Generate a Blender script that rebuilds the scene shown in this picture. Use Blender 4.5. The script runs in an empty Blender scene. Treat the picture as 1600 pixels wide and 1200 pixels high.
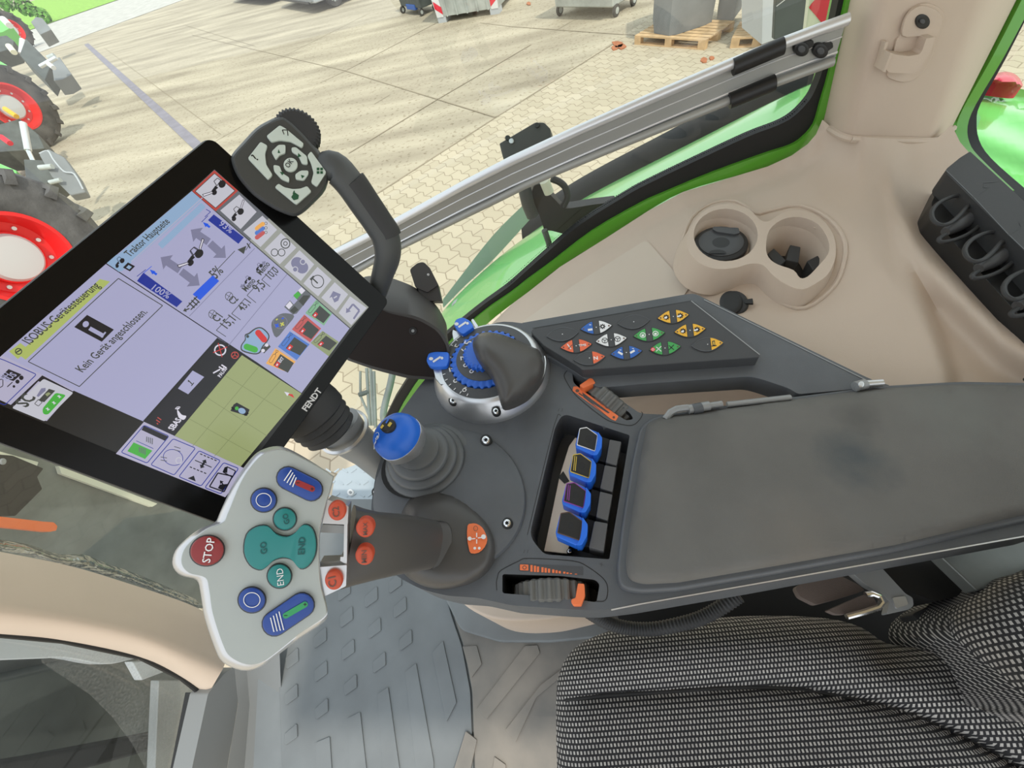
import bpy, math, random
import numpy as np
from mathutils import Vector
from mathutils.geometry import tessellate_polygon, delaunay_2d_cdt
random.seed(7)
S = bpy.context.scene
COL = S.collection
# ------------------------------------------------------------------ camera
F = 630.0; CX, CY = 800.0, 600.0; H = 0.47
_hd = 829.0; _n = np.array([.283, .959]); _nad = np.array([CX, CY]) + _n*F*F/_hd
_d = np.array([_nad[0]-CX, -(_nad[1]-CY), -F]); U = -_d/np.linalg.norm(_d)
XC = np.array([1., 0, 0]); XC = XC-U*(XC@U); XC /= np.linalg.norm(XC); YC = np.cross(U, XC)
EYE = np.array([0, 0, H])
from mathutils import Matrix
def c2w(v): v = np.asarray(v, float); return np.array([v@XC, v@YC, v@U])
cam_d = bpy.data.cameras.new('camera'); cam = bpy.data.objects.new('camera', cam_d); COL.objects.link(cam)
ax = [c2w(e) for e in ((1, 0, 0), (0, 1, 0), (0, 0, 1))]
cam.matrix_world = Matrix(((ax[0][0], ax[1][0], ax[2][0], 0), (ax[0][1], ax[1][1], ax[2][1], 0), (ax[0][2], ax[1][2], ax[2][2], H), (0, 0, 0, 1)))
cam_d.sensor_width = 36; cam_d.lens = 36*F/1600; cam_d.clip_start = .02; cam_d.clip_end = 400
S.camera = cam
# pixel <-> place
def ray(px, py): return c2w([(px-CX)/F, -(py-CY)/F, -1])
class Pl:
    def __init__(s, o, n): s.o = np.asarray(o, float); n = np.asarray(n, float); s.n = n/np.linalg.norm(n)
    def q(s, px, py, h=0):
        v = ray(px, py); t = ((s.o+s.n*h-EYE)@s.n)/(v@s.n); return EYE+v*t
def hz(z): return Pl([0, 0, z], [0, 0, 1])
def vy(y): return Pl([0, y, 0], [0, -1, 0])
def vx(x): return Pl([x, 0, 0], [-1 if x > 0 else 1, 0, 0])
def dp(px, py, depth, n, world=False):
    o = EYE+ray(px, py)*depth
    return Pl(o, n if world else c2w(n))
def D(px, py, depth): return EYE+ray(px, py)*depth
def Zp(px, py, z): return hz(z).q(px, py)
GZ = -2.3
def G(px, py): return Zp(px, py, GZ)
def proj(p):
    c = np.asarray(p)-EYE; a = c[0]*XC+c[1]*YC+c[2]*U
    return CX+F*a[0]/-a[2], CY-F*a[1]/-a[2]
# ------------------------------------------------------------------ materials
MT = {}
def mat(name, col, rough=.55, metal=0, nz=0, ns=60, bump=0, bs=400, spec=.5, emit=0, coat=0, sheen=0, col2=None, bd=.0006):
    m = bpy.data.materials.new(name); m.use_nodes = True; nt = m.node_tree; b = nt.nodes['Principled BSDF']
    b.inputs['Base Color'].default_value = (*col, 1); b.inputs['Roughness'].default_value = rough
    b.inputs['Metallic'].default_value = metal; b.inputs['Specular IOR Level'].default_value = spec
    b.inputs['Coat Weight'].default_value = coat
    if emit:
        b.inputs['Emission Color'].default_value = (*col, 1); b.inputs['Emission Strength'].default_value = emit
    tc = nt.nodes.new('ShaderNodeTexCoord')
    if nz:
        t = nt.nodes.new('ShaderNodeTexNoise'); t.inputs['Scale'].default_value = ns; t.inputs['Detail'].default_value = 5
        nt.links.new(tc.outputs['Object'], t.inputs['Vector'])
        r = nt.nodes.new('ShaderNodeValToRGB'); r.color_ramp.elements[0].position = .3; r.color_ramp.elements[1].position = .7
        c2 = col2 or tuple(min(1, c*(1+nz)) for c in col)
        r.color_ramp.elements[0].color = (*[c*(1-nz) for c in col], 1); r.color_ramp.elements[1].color = (*c2, 1)
        nt.links.new(t.outputs['Fac'], r.inputs['Fac']); nt.links.new(r.outputs['Color'], b.inputs['Base Color'])
    if bump:
        t = nt.nodes.new('ShaderNodeTexNoise'); t.inputs['Scale'].default_value = bs; t.inputs['Detail'].default_value = 3
        nt.links.new(tc.outputs['Object'], t.inputs['Vector'])
        u = nt.nodes.new('ShaderNodeBump'); u.inputs['Strength'].default_value = bump; u.inputs['Distance'].default_value = bd
        nt.links.new(t.outputs['Fac'], u.inputs['Height']); nt.links.new(u.outputs['Normal'], b.inputs['Normal'])
    MT[name] = m; return m
mat('shell', (.098, .106, .115), .5, nz=.08, ns=25, bump=.25, bs=1500)
mat('shell_dark', (.065, .068, .072), .5, bump=.3, bs=1500)
mat('keypad', (.055, .057, .06), .6, bump=.2, bs=1500)
mat('black', (.012, .012, .012), .45)
mat('black_matte', (.02, .02, .02), .8)
mat('rubber', (.03, .031, .032), .6, bump=.2, bs=900)
mat('gaiter', (.11, .118, .122), .42)
mat('pad', (.135, .132, .122), .85, nz=.14, ns=9, bump=.5, bs=2500)
mat('beige', (.56, .46, .37), .6, bump=.35, bs=1400, nz=.03, ns=6)
mat('beige_lid', (.58, .50, .41), .6, bump=.3, bs=1400)
mat('silver', (.62, .63, .64), .33, metal=.85)
mat('alu', (.36, .36, .335), .5, metal=.4, nz=.06, ns=4)
mat('alu_light', (.72, .73, .74), .35, metal=.6)
mat('stick', (.40, .43, .405), .45, metal=.25, nz=.03, ns=14, bump=.1, bs=2500)
mat('stick_rim', (.60, .61, .62), .28, metal=.6)
mat('chrome', (.8, .8, .8), .15, metal=1)
mat('grip', (.066, .063, .060), .42, bump=.1, bs=1200)
mat('blue', (.01, .055, .29), .35); mat('rib_blue', (.02, .13, .60), .4); mat('wheel_grey', (.14, .14, .13), .55); mat('sunlit_beige', (.80, .68, .55), .5); mat('block_grey', (.10, .10, .10), .55)
mat('blue_knob', (.012, .14, .66), .4)
mat('blue_lever', (.02, .16, .75), .35)
mat('blue_led', (.015, .05, .5), .4)
mat('teal', (.012, .21, .20), .42)
mat('teal_dark', (.006, .08, .08), .5)
mat('red_btn', (.25, .012, .012), .35)
mat('red_slot', (.30, .015, .015), .5)
mat('green_slot', (.03, .32, .11), .5)
mat('orange_btn', (.55, .075, .03), .45)
mat('orange', (.85, .19, .06), .45)
mat('orange_key', (.80, .14, .05), .5)
mat('yellow_key', (.85, .46, .03), .5)
mat('green_key', (.05, .36, .08), .5)
mat('blue_key', (.02, .12, .46), .5)
mat('white', (.8, .8, .8), .5)
mat('white_print', (.75, .75, .75), .6)
mat('navkey', (.55, .62, .56), .45)
mat('dark_green_print', (.01, .08, .03), .6)
mat('purple', (.30, .05, .35), .4); mat('yellow', (.7, .5, .06), .4); mat('brown', (.13, .07, .05), .4)
mat('housing', (.05, .052, .048), .5, bump=.2, bs=1200)
mat('handle', (.065, .07, .07), .5, bump=.2, bs=1200)
mat('glassblack', (.004, .004, .004), .2, spec=.2)
mat('arm_grey', (.30, .31, .31), .4, metal=.2)
mat('box_dark', (.05, .047, .045), .5)
mat('box_brown', (.022, .016, .014), .7, spec=.25)
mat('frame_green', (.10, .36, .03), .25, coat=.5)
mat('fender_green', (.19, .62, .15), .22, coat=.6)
mat('seal', (.008, .008, .008), .6)
mat('tyre', (.03, .03, .03), .85, nz=.5, ns=3, col2=(.12, .11, .10), bump=.5, bs=30, bd=.01)
mat('tyre_dusty', (.10, .10, .095), .9, nz=.35, ns=5, bump=.5, bs=30, bd=.01)
mat('rim_red', (.75, .02, .02), .4)
mat('hub_grey', (.55, .55, .53), .6)
mat('machine_grey', (.20, .21, .21), .5, nz=.4, ns=4)
mat('machine_dark', (.085, .095, .09), .6, nz=.25, ns=5)
mat('edge_grey', (.48, .50, .52), .6)
mat('mat_rubber', (.17, .185, .19), .6, nz=.18, ns=5, bump=.25, bs=900)
mat('mat_dusty', (.17, .17, .16), .65, nz=.25, ns=6, col2=(.29, .26, .22), bump=.25, bs=900)
mat('frontgrey', (.19, .20, .20), .6, bump=.2, bs=900)
mat('galv', (.50, .53, .51), .5, metal=.3, nz=.25, ns=3)
mat('tank', (.22, .23, .235), .65, nz=.15, ns=2)
mat('wood', (.62, .42, .23), .85, nz=.25, ns=6)
mat('brick_debris', (.45, .16, .07), .9, nz=.2, ns=10)
mat('red_mark', (.80, .02, .05), .5)
mat('cream', (.80, .78, .62), .6)
mat('car_silver', (.50, .54, .58), .3, metal=.5)
mat('car_dark', (.03, .03, .035), .3)
mat('bin_blue', (.04, .12, .42), .5)
mat('foliage', (.12, .30, .04), .9, nz=.6, ns=1.5)
mat('drain', (.24, .22, .26), .8, nz=.15, ns=3)
mat('joint', (.32, .26, .18), .9)
mat('hood_metal', (.20, .215, .205), .38, metal=.4, nz=.25, ns=9)
mat('foil', (.35, .36, .34), .18, metal=.8, bump=1, bs=22, bd=.02)
mat('plate_blue', (.42, .48, .52), .5, metal=.2)
mat('webbing', (.13, .10, .085), .8, bump=.8, bs=700)
mat('lens_red', (.60, .02, .06), .25)
def glass(name, tint, gloss=.06):
    m = bpy.data.materials.new(name); m.use_nodes = True; nt = m.node_tree; nt.nodes.clear()
    o = nt.nodes.new('ShaderNodeOutputMaterial'); a = nt.nodes.new('ShaderNodeBsdfTransparent'); g = nt.nodes.new('ShaderNodeBsdfGlossy')
    mx = nt.nodes.new('ShaderNodeMixShader'); a.inputs['Color'].default_value = (*tint, 1); g.inputs['Roughness'].default_value = .02
    mx.inputs[0].default_value = gloss; nt.links.new(a.outputs[0], mx.inputs[1]); nt.links.new(g.outputs[0], mx.inputs[2])
    nt.links.new(mx.outputs[0], o.inputs['Surface']); MT[name] = m
glass('glass', (.93, .98, .94), .08); glass('glass_dusty', (.90, .94, .93), .07)
def dust(name, col, a):
    m = bpy.data.materials.new(name); m.use_nodes = True; nt = m.node_tree; b = nt.nodes['Principled BSDF']
    b.inputs['Base Color'].default_value = (*col, 1); b.inputs['Roughness'].default_value = 1; b.inputs['Alpha'].default_value = a
    tc = nt.nodes.new('ShaderNodeTexCoord'); t = nt.nodes.new('ShaderNodeTexNoise'); t.inputs['Scale'].default_value = 220; t.inputs['Detail'].default_value = 4
    nt.links.new(tc.outputs['Object'], t.inputs['Vector']); mm = nt.nodes.new('ShaderNodeMapRange')
    mm.inputs['From Min'].default_value = .35; mm.inputs['From Max'].default_value = .75; mm.inputs['To Min'].default_value = a*.5; mm.inputs['To Max'].default_value = min(1, a*2)
    nt.links.new(t.outputs['Fac'], mm.inputs['Value']); nt.links.new(mm.outputs[0], b.inputs['Alpha']); MT[name] = m
dust('dust', (.5, .52, .5), .13)
# emissive screen inks
def ink(name, col, e=1.0):
    m = bpy.data.materials.new(name); m.use_nodes = True; b = m.node_tree.nodes['Principled BSDF']
    b.inputs['Base Color'].default_value = (*[c*.05 for c in col], 1); b.inputs['Roughness'].default_value = .25
    b.inputs['Emission Color'].default_value = (*col, 1); b.inputs['Emission Strength'].default_value = e; MT[name] = m
LCD = .88
for k, c in dict(s_bg=(.007, .007, .006), s_lav=(.40, .40, .60), s_lav2=(.45, .43, .58), s_grey=(.33, .34, .31), s_icon=(.55, .55, .62), s_blk=(.01, .01, .015), s_navy=(.012, .03, .30), s_blue=(.015, .10, .75), s_lblue=(.28, .42, .62),
                 s_grn=(.42, .50, .14), s_map=(.33, .38, .17), s_mapl=(.22, .26, .11), s_arrow=(.21, .21, .33), s_red=(.65, .03, .03), s_green=(.06, .42, .05), s_white=(.72, .70, .80), s_or=(.85, .42, .10),
                 s_pink=(.55, .10, .10), s_lg=(.22, .45, .27), s_og=(.28, .33, .17), s_b2=(.08, .20, .60), s_dk=(.05, .055, .05), s_redrim=(.50, .06, .05), s_mgrey=(.13, .14, .16), s_yel=(.6, .6, .1)).items(): ink(k, c, LCD)
# ------------------------------------------------------------------ mesh tools
ORG = {}
def cr(pts, n=5, closed=True):
    P = [np.asarray(p, float) for p in pts]; out = []; N = len(P)
    rng = range(N) if closed else range(N-1)
    for i in rng:
        if closed: a, b, c, d = P[(i-1) % N], P[i], P[(i+1) % N], P[(i+2) % N]
        else: a, b, c, d = P[max(i-1, 0)], P[i], P[i+1], P[min(i+2, N-1)]
        for k in range(n):
            t = k/n; out.append(.5*((2*b)+(-a+c)*t+(2*a-5*b+4*c-d)*t*t+(-a+3*b-3*c+d)*t**3))
    if not closed: out.append(P[-1])
    return out
def rd(pts, r, n=4):
    P = [np.asarray(p, float) for p in pts]; N = len(P); out = []
    rs = r if isinstance(r, (list, tuple)) else [r]*N
    for i in range(N):
        a, b, c = P[i-1], P[i], P[(i+1) % N]; la = np.linalg.norm(a-b); lc = np.linalg.norm(c-b)
        k = min(rs[i], la*.48, lc*.48)
        if k < .05: out.append(b); continue
        p0 = b+(a-b)/la*k; p2 = b+(c-b)/lc*k
        for j in range(n+1):
            t = j/n; out.append((1-t)**2*p0+2*t*(1-t)*b+t*t*p2)
    return out
def ell(cx, cy, rx, ry=None, n=28, rot=0, a0=0, a1=360):
    ry = rx if ry is None else ry; o = []; r = math.radians(rot)
    full = abs(a1-a0) >= 360
    for i in range(n if full else n+1):
        t = math.radians(a0+(a1-a0)*i/n); x = rx*math.cos(t); y = ry*math.sin(t)
        o.append((cx+x*math.cos(r)-y*math.sin(r), cy+x*math.sin(r)+y*math.cos(r)))
    return o
def pill(x0, y0, x1, y1, r, n=8):
    a = math.atan2(y1-y0, x1-x0); o = []
    for i in range(n+1): t = a+math.pi/2+math.pi*i/n; o.append((x0+r*math.cos(t), y0+r*math.sin(t)))
    for i in range(n+1): t = a-math.pi/2+math.pi*i/n; o.append((x1+r*math.cos(t), y1+r*math.sin(t)))
    return o
def line(x0, y0, x1, y1, w):
    d = math.hypot(x1-x0, y1-y0); nx, ny = -(y1-y0)/d*w/2, (x1-x0)/d*w/2
    return [(x0+nx, y0+ny), (x1+nx, y1+ny), (x1-nx, y1-ny), (x0-nx, y0-ny)]
def inset(pts, k, c=None):
    c = np.mean(np.asarray(pts), 0) if c is None else np.asarray(c); o = []
    for p in pts:
        p = np.asarray(p, float); v = c-p; L = np.linalg.norm(v); o.append(p+v/L*min(k, L*.9))
    return o
FONT = {}
def glyphs(s, bold):
    if (s, bold) in FONT: return FONT[(s, bold)]
    c = bpy.data.curves.new('t', 'FONT'); c.body = s; c.size = 1; c.resolution_u = 2; c.offset = bold
    o = bpy.data.objects.new('t', c); COL.objects.link(o)
    dg = bpy.context.evaluated_depsgraph_get(); me = bpy.data.meshes.new_from_object(o.evaluated_get(dg))
    vs = [tuple(v.co[:2]) for v in me.vertices]; fs = [tuple(p.vertices) for p in me.polygons]
    bpy.data.objects.remove(o); bpy.data.curves.remove(c); bpy.data.meshes.remove(me)
    x0 = min(v[0] for v in vs); x1 = max(v[0] for v in vs)
    FONT[(s, bold)] = ([(v[0]-x0, v[1]) for v in vs], fs, x1-x0); return FONT[(s, bold)]
class B:
    def __init__(s): s.v = []; s.f = []; s.m = []; s.mats = []; s.uv = None
    def mi(s, m):
        if m not in s.mats: s.mats.append(m)
        return s.mats.index(m)
    def add(s, vs, fs, m):
        k = len(s.v); s.v += [tuple(float(c) for c in v) for v in vs]; i = s.mi(m)
        for f in fs: s.f.append(tuple(k+j for j in f)); s.m.append(i)
        return s
    def poly(s, P, pts, h, m):
        vs = [P.q(*p, h) for p in pts]; t = tessellate_polygon([[Vector(v) for v in vs]])
        fs = []
        for a in t:
            n = np.cross(vs[a[1]]-vs[a[0]], vs[a[2]]-vs[a[0]])
            fs.append(a if n@P.n > 0 else a[::-1])
        return s.add(vs, fs, m)
    def prism(s, P, pts, h0, h1, m, holes=(), side=None, grow=0):
        """outline traced on the face at h1, body going down the normal to h0"""
        loops = [[P.q(*p, h1) for p in L] for L in [pts]+list(holes)]
        flat = [v for L in loops for v in L]; n = P.n
        c0 = np.mean(loops[0], 0)
        low = []
        for L in loops:
            for v in L: low.append(v+n*(h0-h1)+((v-c0)*grow if L is loops[0] else 0))
        T = tessellate_polygon([[Vector(v) for v in L] for L in loops]) if (holes or len(pts) > 4) else [tuple(range(len(pts)))]
        fs = []; N = len(flat)
        if not holes and len(pts) > 4 and len(pts) < 400:
            T = [tuple(range(len(pts)))]
            nn = sum(np.cross(flat[i]-c0, flat[(i+1) % N]-c0) for i in range(N))
            top = T[0] if nn@n > 0 else T[0][::-1]; fs = [top, tuple(N+i for i in top[::-1])]
        else:
            for a in T:
                nn = np.cross(flat[a[1]]-flat[a[0]], flat[a[2]]-flat[a[0]])
                a = tuple(a) if nn@n > 0 else tuple(a[::-1]); fs.append(a); fs.append(tuple(N+i for i in a[::-1]))
        s.add(flat+low, fs, m)
        k = len(s.v)-2*N; off = 0; i = s.mi(side or m)
        for li, L in enumerate(loops):
            M = len(L); nn = sum(np.cross(L[j]-c0, L[(j+1) % M]-c0) for j in range(M))@n; flip = (nn > 0) != (li > 0)
            for j in range(M):
                a, b = off+j, off+(j+1) % M
                q = (k+a, k+N+a, k+N+b, k+b) if flip else (k+b, k+N+b, k+N+a, k+a)
                s.f.append(q); s.m.append(i)
            off += M
        return s
    def loft(s, rings, m, closed=True, caps=True):
        N = len(rings[0]); vs = [v for r in rings for v in r]; fs = []
        for i in range(len(rings)-1):
            for j in range(N if closed else N-1):
                a, b = i*N+j, i*N+(j+1) % N; fs.append((a, b, b+N, a+N))
        if caps and closed: fs += [tuple(range(N))[::-1], tuple((len(rings)-1)*N+j for j in range(N))]
        return s.add(vs, fs, m)
    def tube(s, path, r, m, n=12, caps=True, sq=1, up=None):
        P = [np.asarray(p, float) for p in path]; R = r if isinstance(r, (list, tuple)) else [r]*len(P); rings = []
        t0 = P[1]-P[0]; u = np.asarray(up, float) if up is not None else np.array([0, 0, 1.])
        if abs(t0@u)/np.linalg.norm(t0)/np.linalg.norm(u) > .95: u = np.array([1., 0, 0])
        for i, p in enumerate(P):
            t = P[min(i+1, len(P)-1)]-P[max(i-1, 0)]; t = t/np.linalg.norm(t)
            a = np.cross(t, u); a /= np.linalg.norm(a); b = np.cross(a, t)
            if up is None: u = b
            rings.append([p+a*R[i]*math.cos(2*math.pi*k/n)+b*R[i]*sq*math.sin(2*math.pi*k/n) for k in range(n)])
        return s.loft(rings, m, True, caps)
    def lathe(s, c, axis, prof, m, n=32, mats=None, a0=0, a1=360):
        c = np.asarray(c, float); a = np.asarray(axis, float); a /= np.linalg.norm(a)
        u = np.cross(a, [0, 0, 1.]); u = np.cross(a, [1., 0, 0]) if np.linalg.norm(u) < .1 else u; u /= np.linalg.norm(u); w = np.cross(a, u)
        full = a1-a0 >= 360; K = n if full else n+1
        rings = [[c+a*h+(u*math.cos(math.radians(a0+(a1-a0)*k/n))+w*math.sin(math.radians(a0+(a1-a0)*k/n)))*max(r, 1e-5) for k in range(K)] for r, h in prof]
        if mats is None: return s.loft(rings, m, full, False)
        for i in range(len(rings)-1): s.loft(rings[i:i+2], mats[i], full, False)
        return s
    def rib(s, c, axis, r, h, m, nr=24, d=.06, bev=.1):
        """ribbed wheel"""
        c = np.asarray(c, float); a = np.asarray(axis, float); a /= np.linalg.norm(a)
        u = np.cross(a, [0, 0, 1.]); u = np.cross(a, [1., 0, 0]) if np.linalg.norm(u) < .1 else u; u /= np.linalg.norm(u); w = np.cross(a, u)
        n = nr*4; prof = [(.02, 0), (1-bev, 0), (1, bev), (1, 1-bev), (1-bev, 1), (.02, 1)]; rings = []
        for rr, hh in prof:
            rings.append([c+a*h*hh+(u*math.cos(2*math.pi*k/n)+w*math.sin(2*math.pi*k/n))*r*(rr-(d if k % 4 in (0, 1) and rr > .5 else 0)) for k in range(n)])
        return s.loft(rings, m, True, True)
    def box(s, o, ex, ey, ez, m):
        o, ex, ey, ez = [np.asarray(q, float) for q in (o, ex, ey, ez)]
        v = [o, o+ex, o+ex+ey, o+ey, o+ez, o+ex+ez, o+ex+ey+ez, o+ey+ez]
        f = [(0, 3, 2, 1), (4, 5, 6, 7), (0, 1, 5, 4), (1, 2, 6, 5), (2, 3, 7, 6), (3, 0, 4, 7)]
        if np.cross(ex, ey)@ez < 0: f = [q[::-1] for q in f]
        return s.add(v, f, m)
    def text(s, P, t, p0, p1, h, m, bold=0, hs=1, th=0):
        gv, gf, w = glyphs(t, bold); a = P.q(*p0, h); b = P.q(*p1, h); e = (b-a)/w; up = np.cross(P.n, e)*hs
        if up@P.n > 1: up = -up
        vs = [a+e*x+up*y for x, y in gv]
        return s.add(vs, gf, m)
    def disc(s, P, px, py, rp, h0, h1, m, bev=.25, n=32, rpy=None, rot=0, dish=0):
        pts = ell(px, py, rp, rpy, n, rot); c = P.q(px, py, h1); top = [P.q(*p, h1) for p in pts]; nn = P.n; hh = h1-h0
        r = np.mean([np.linalg.norm(v-c) for v in top]); b = min(bev*hh, r*.3)
        rings = [[v+nn*(h0-h1) for v in top], [v-nn*b for v in top], [v-nn*b*.3-(v-c)/r*b*.3 for v in top], [v-(v-c)/r*b for v in top],
                 [c+(v-c)*.6-nn*dish*.6 for v in top], [c+(v-c)*.02-nn*dish for v in top]]
        return s.loft(rings, m, True, True)
    def build(s, name, parent=None, bevel=0, seg=2, smooth=True, sub=0, ang=32, **kw):
        me = bpy.data.meshes.new(name)
        if parent is not None: org = ORG[parent.name]
        else:
            V = np.array(s.v); org = np.array([V[:, 0].mean(), V[:, 1].mean(), V[:, 2].min()])
        me.from_pydata([tuple(np.array(v)-org) for v in s.v], [], s.f)
        for m in s.mats: me.materials.append(MT[m])
        me.polygons.foreach_set('material_index', s.m)
        if s.uv is not None:
            L = me.uv_layers.new(name='UVMap')
            for lp in me.loops: L.data[lp.index].uv = s.uv[lp.vertex_index]
        me.validate(); me.update()
        o = bpy.data.objects.new(name, me); COL.objects.link(o)
        ORG[o.name] = org
        if parent is not None: o.parent = parent
        else: o.location = org
        if smooth:
            me.polygons.foreach_set('use_smooth', [True]*len(me.polygons))
            if not bevel and not sub: me.set_sharp_from_angle(angle=math.radians(ang))
        if bevel:
            b = o.modifiers.new('b', 'BEVEL'); b.width = bevel; b.segments = seg; b.limit_method = 'ANGLE'; b.angle_limit = math.radians(ang); b.harden_normals = True
            b.use_clamp_overlap = True
        if sub:
            b = o.modifiers.new('s', 'SUBSURF'); b.levels = sub; b.render_levels = sub
        tag(o, **kw); return o
def tag(o, label=None, cat=None, group=None, kind=None):
    if label: o['label'] = label
    if cat: o['category'] = cat
    if group: o['group'] = group
    if kind: o['kind'] = kind
def thing(name, loc, label, cat, group=None, kind=None):
    o = bpy.data.objects.new(name, None); COL.objects.link(o); o.location = tuple(float(c) for c in loc); o.empty_display_size = .02
    ORG[o.name] = np.asarray(loc, float); tag(o, label, cat, group, kind); return o
def relief(outline, zf, step, m, skirt=.03, inner=None, uvf=None, holes=()):
    """surface over a traced outline; zf(px,py) -> point in space"""
    ol = [tuple(p) for p in outline]
    def ins(x, y, L):
        c = False; j = len(L)-1
        for i in range(len(L)):
            if (L[i][1] > y) != (L[j][1] > y) and x < (L[j][0]-L[i][0])*(y-L[i][1])/(L[j][1]-L[i][1])+L[i][0]: c = not c
            j = i
        return c
    # densify outline
    dn = []
    for i in range(len(ol)):
        a, b = np.array(ol[i]), np.array(ol[(i+1) % len(ol)]); k = max(1, int(np.linalg.norm(b-a)/step))
        for j in range(k): dn.append(tuple(a+(b-a)*j/k))
    A = np.array(dn); x0, y0 = A.min(0); x1, y1 = A.max(0)
    pts = [Vector(p) for p in dn]; n0 = len(pts)
    y = y0+step/2; r = 0
    while y < y1:
        x = x0+step/2+(step/2 if r % 2 else 0)
        while x < x1:
            if ins(x, y, dn) and np.min((A[:, 0]-x)**2+(A[:, 1]-y)**2) > (step*.45)**2: pts.append(Vector((x, y)))
            x += step
        y += step*.87; r += 1
    ed = [(i, (i+1) % n0) for i in range(n0)]
    res = delaunay_2d_cdt(pts, ed, [], 1, 1e-5)
    V2, fs = res[0], res[2]
    vs = [zf(p.x, p.y) for p in V2]
    out = []
    for f in fs:
        n = np.cross(vs[f[1]]-vs[f[0]], vs[f[2]]-vs[f[0]]); c = EYE-vs[f[0]]
        out.append(tuple(f) if n@c > 0 else tuple(f[::-1]))
    b = B(); b.add(vs, out, m)
    if uvf: b.uv = [uvf(p.x, p.y, v) for p, v in zip(V2, vs)]
    if skirt:
        k = len(b.v); idx = list(range(n0)); low = [np.array(vs[i])-np.array([0, 0, skirt]) for i in idx]
        b.add(low, [], m)
        if b.uv: b.uv += [(b.uv[i][0], b.uv[i][1]-skirt) for i in idx]
        im = b.mi(m)
        for i in range(n0): j = (i+1) % n0; b.f.append((i, j, k+j, k+i)); b.m.append(im)
    return b
WORLD, SUN, SUNAZ, EXPO = 1.45, 2.4, -60, 0.0
def C(pts, s, ox, oy): return [(ox+x/s, oy+y/s) for x, y in pts]
def nrm(v): v = np.asarray(v, float); return v/np.linalg.norm(v)
def band(P, b, outer, inner, h, m):
    """flat ring between two outlines with the same number of points"""
    vs = [P.q(*p, h) for p in outer]+[P.q(*p, h) for p in inner]; N = len(outer)
    return b.add(vs, [(i, (i+1) % N, N+(i+1) % N, N+i) for i in range(N)], m)
def ringline(P, b, pts, w, h, m):
    return band(P, b, pts, inset(pts, w), h, m)
def pathline(P, b, pts, w, h, m):
    for i in range(len(pts)-1): b.poly(P, line(*pts[i], *pts[i+1], w), h, m)
    return b
# =============================================================== ARMREST CONSOLE
Z0 = hz(0)
con = thing('armrest_console', Zp(900, 760, -.06), 'dark grey plastic armrest console carrying the joysticks, dial and padded lid beside the seat', 'armrest')
shell_o = rd([(775, 500), (700, 548), (650, 610), (625, 645), (602, 700), (588, 735), (578, 800), (588, 860), (612, 896), (657, 921), (700, 931), (745, 934), (800, 946), (890, 952), (935, 954), (1000, 946), (1200, 911), (1700, 818), (1790, 640), (1500, 602), (1375, 604), (1200, 624), (1040, 648), (1000, 646), (940, 604), (893, 575), (880, 540), (840, 508)], [25, 30, 8, 8, 20, 20, 25, 25, 20, 20, 8, 8, 8, 8, 25, 8, 3, 30, 30, 5, 5, 5, 8, 8, 5, 8, 15, 25])
rec = rd([(880, 646), (984, 680), (952, 874), (850, 866), (827, 838), (868, 665)], [14, 3, 3, 8, 14, 14])
pk1 = rd([(785, 897), (877, 900), (930, 906), (937, 913), (932, 941), (880, 934), (840, 931), (785, 927)], 4)
pk2 = rd([(894, 580), (905, 585), (922, 598), (985, 646), (990, 655), (978, 657), (925, 622), (896, 598)], 4)
b = B().prism(Z0, shell_o, -.065, 0, 'shell', holes=[rec, pk1, pk2])
b.build('shell', con, bevel=.004, seg=3, ang=50)
b = B()
for L, z, m in ((rec, -.05, 'shell_dark'), (pk1, -.055, 'black'), (pk2, -.055, 'black')):
    top = [Z0.q(*p) for p in L]; c = np.mean(top, 0); low = [np.array([v[0]*.97+c[0]*.03, v[1]*.97+c[1]*.03, z]) for v in top]
    N = len(L); b.add(top+low, [(i, (i+1) % N, N+(i+1) % N, N+i) for i in range(N)]+[tuple(range(N, 2*N))], m)
b.build('pocket', con, smooth=False)
# seams and engraved marks
b = B()
for L, w in ((C([(50, 500), (45, 400), (60, 330), (100, 250), (330, 130), (450, 100), (990, 130), (1180, 200), (1380, 350), (1435, 460), (1425, 590), (1380, 635), (1290, 635)], 8, 770, 860), 1.2),
             (C([(290, 30), (235, 20), (200, 40), (150, 90), (150, 140), (220, 260), (300, 350), (550, 550), (700, 610), (850, 630), (930, 570), (960, 510), (945, 490)], 6.667, 860, 570), 1.2),
             ([(876, 650), (866, 664), (824, 836)], .8)):
    pathline(Z0, B(), cr(L, 3, False), w, .0003, 'black').build('seam', con, smooth=False)
for x, y in ((944, 668), (940, 882)):  # plus marks
    B().poly(Z0, line(x-3, y-1, x+3, y+1, .8), .0003, 'shell_dark').poly(Z0, line(x, y-3, x-.5, y+3, .8), .0003, 'shell_dark').build('engraved_plus', con, smooth=False)
for x, y in ((877, 641), (823, 862)):
    B().poly(Z0, line(x-3, y-3, x-5, y+2, .9), .0003, 'shell_dark').poly(Z0, line(x+2, y-3, x+1, y+2, .9), .0003, 'shell_dark').build('engraved_mark', con, smooth=False)
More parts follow.
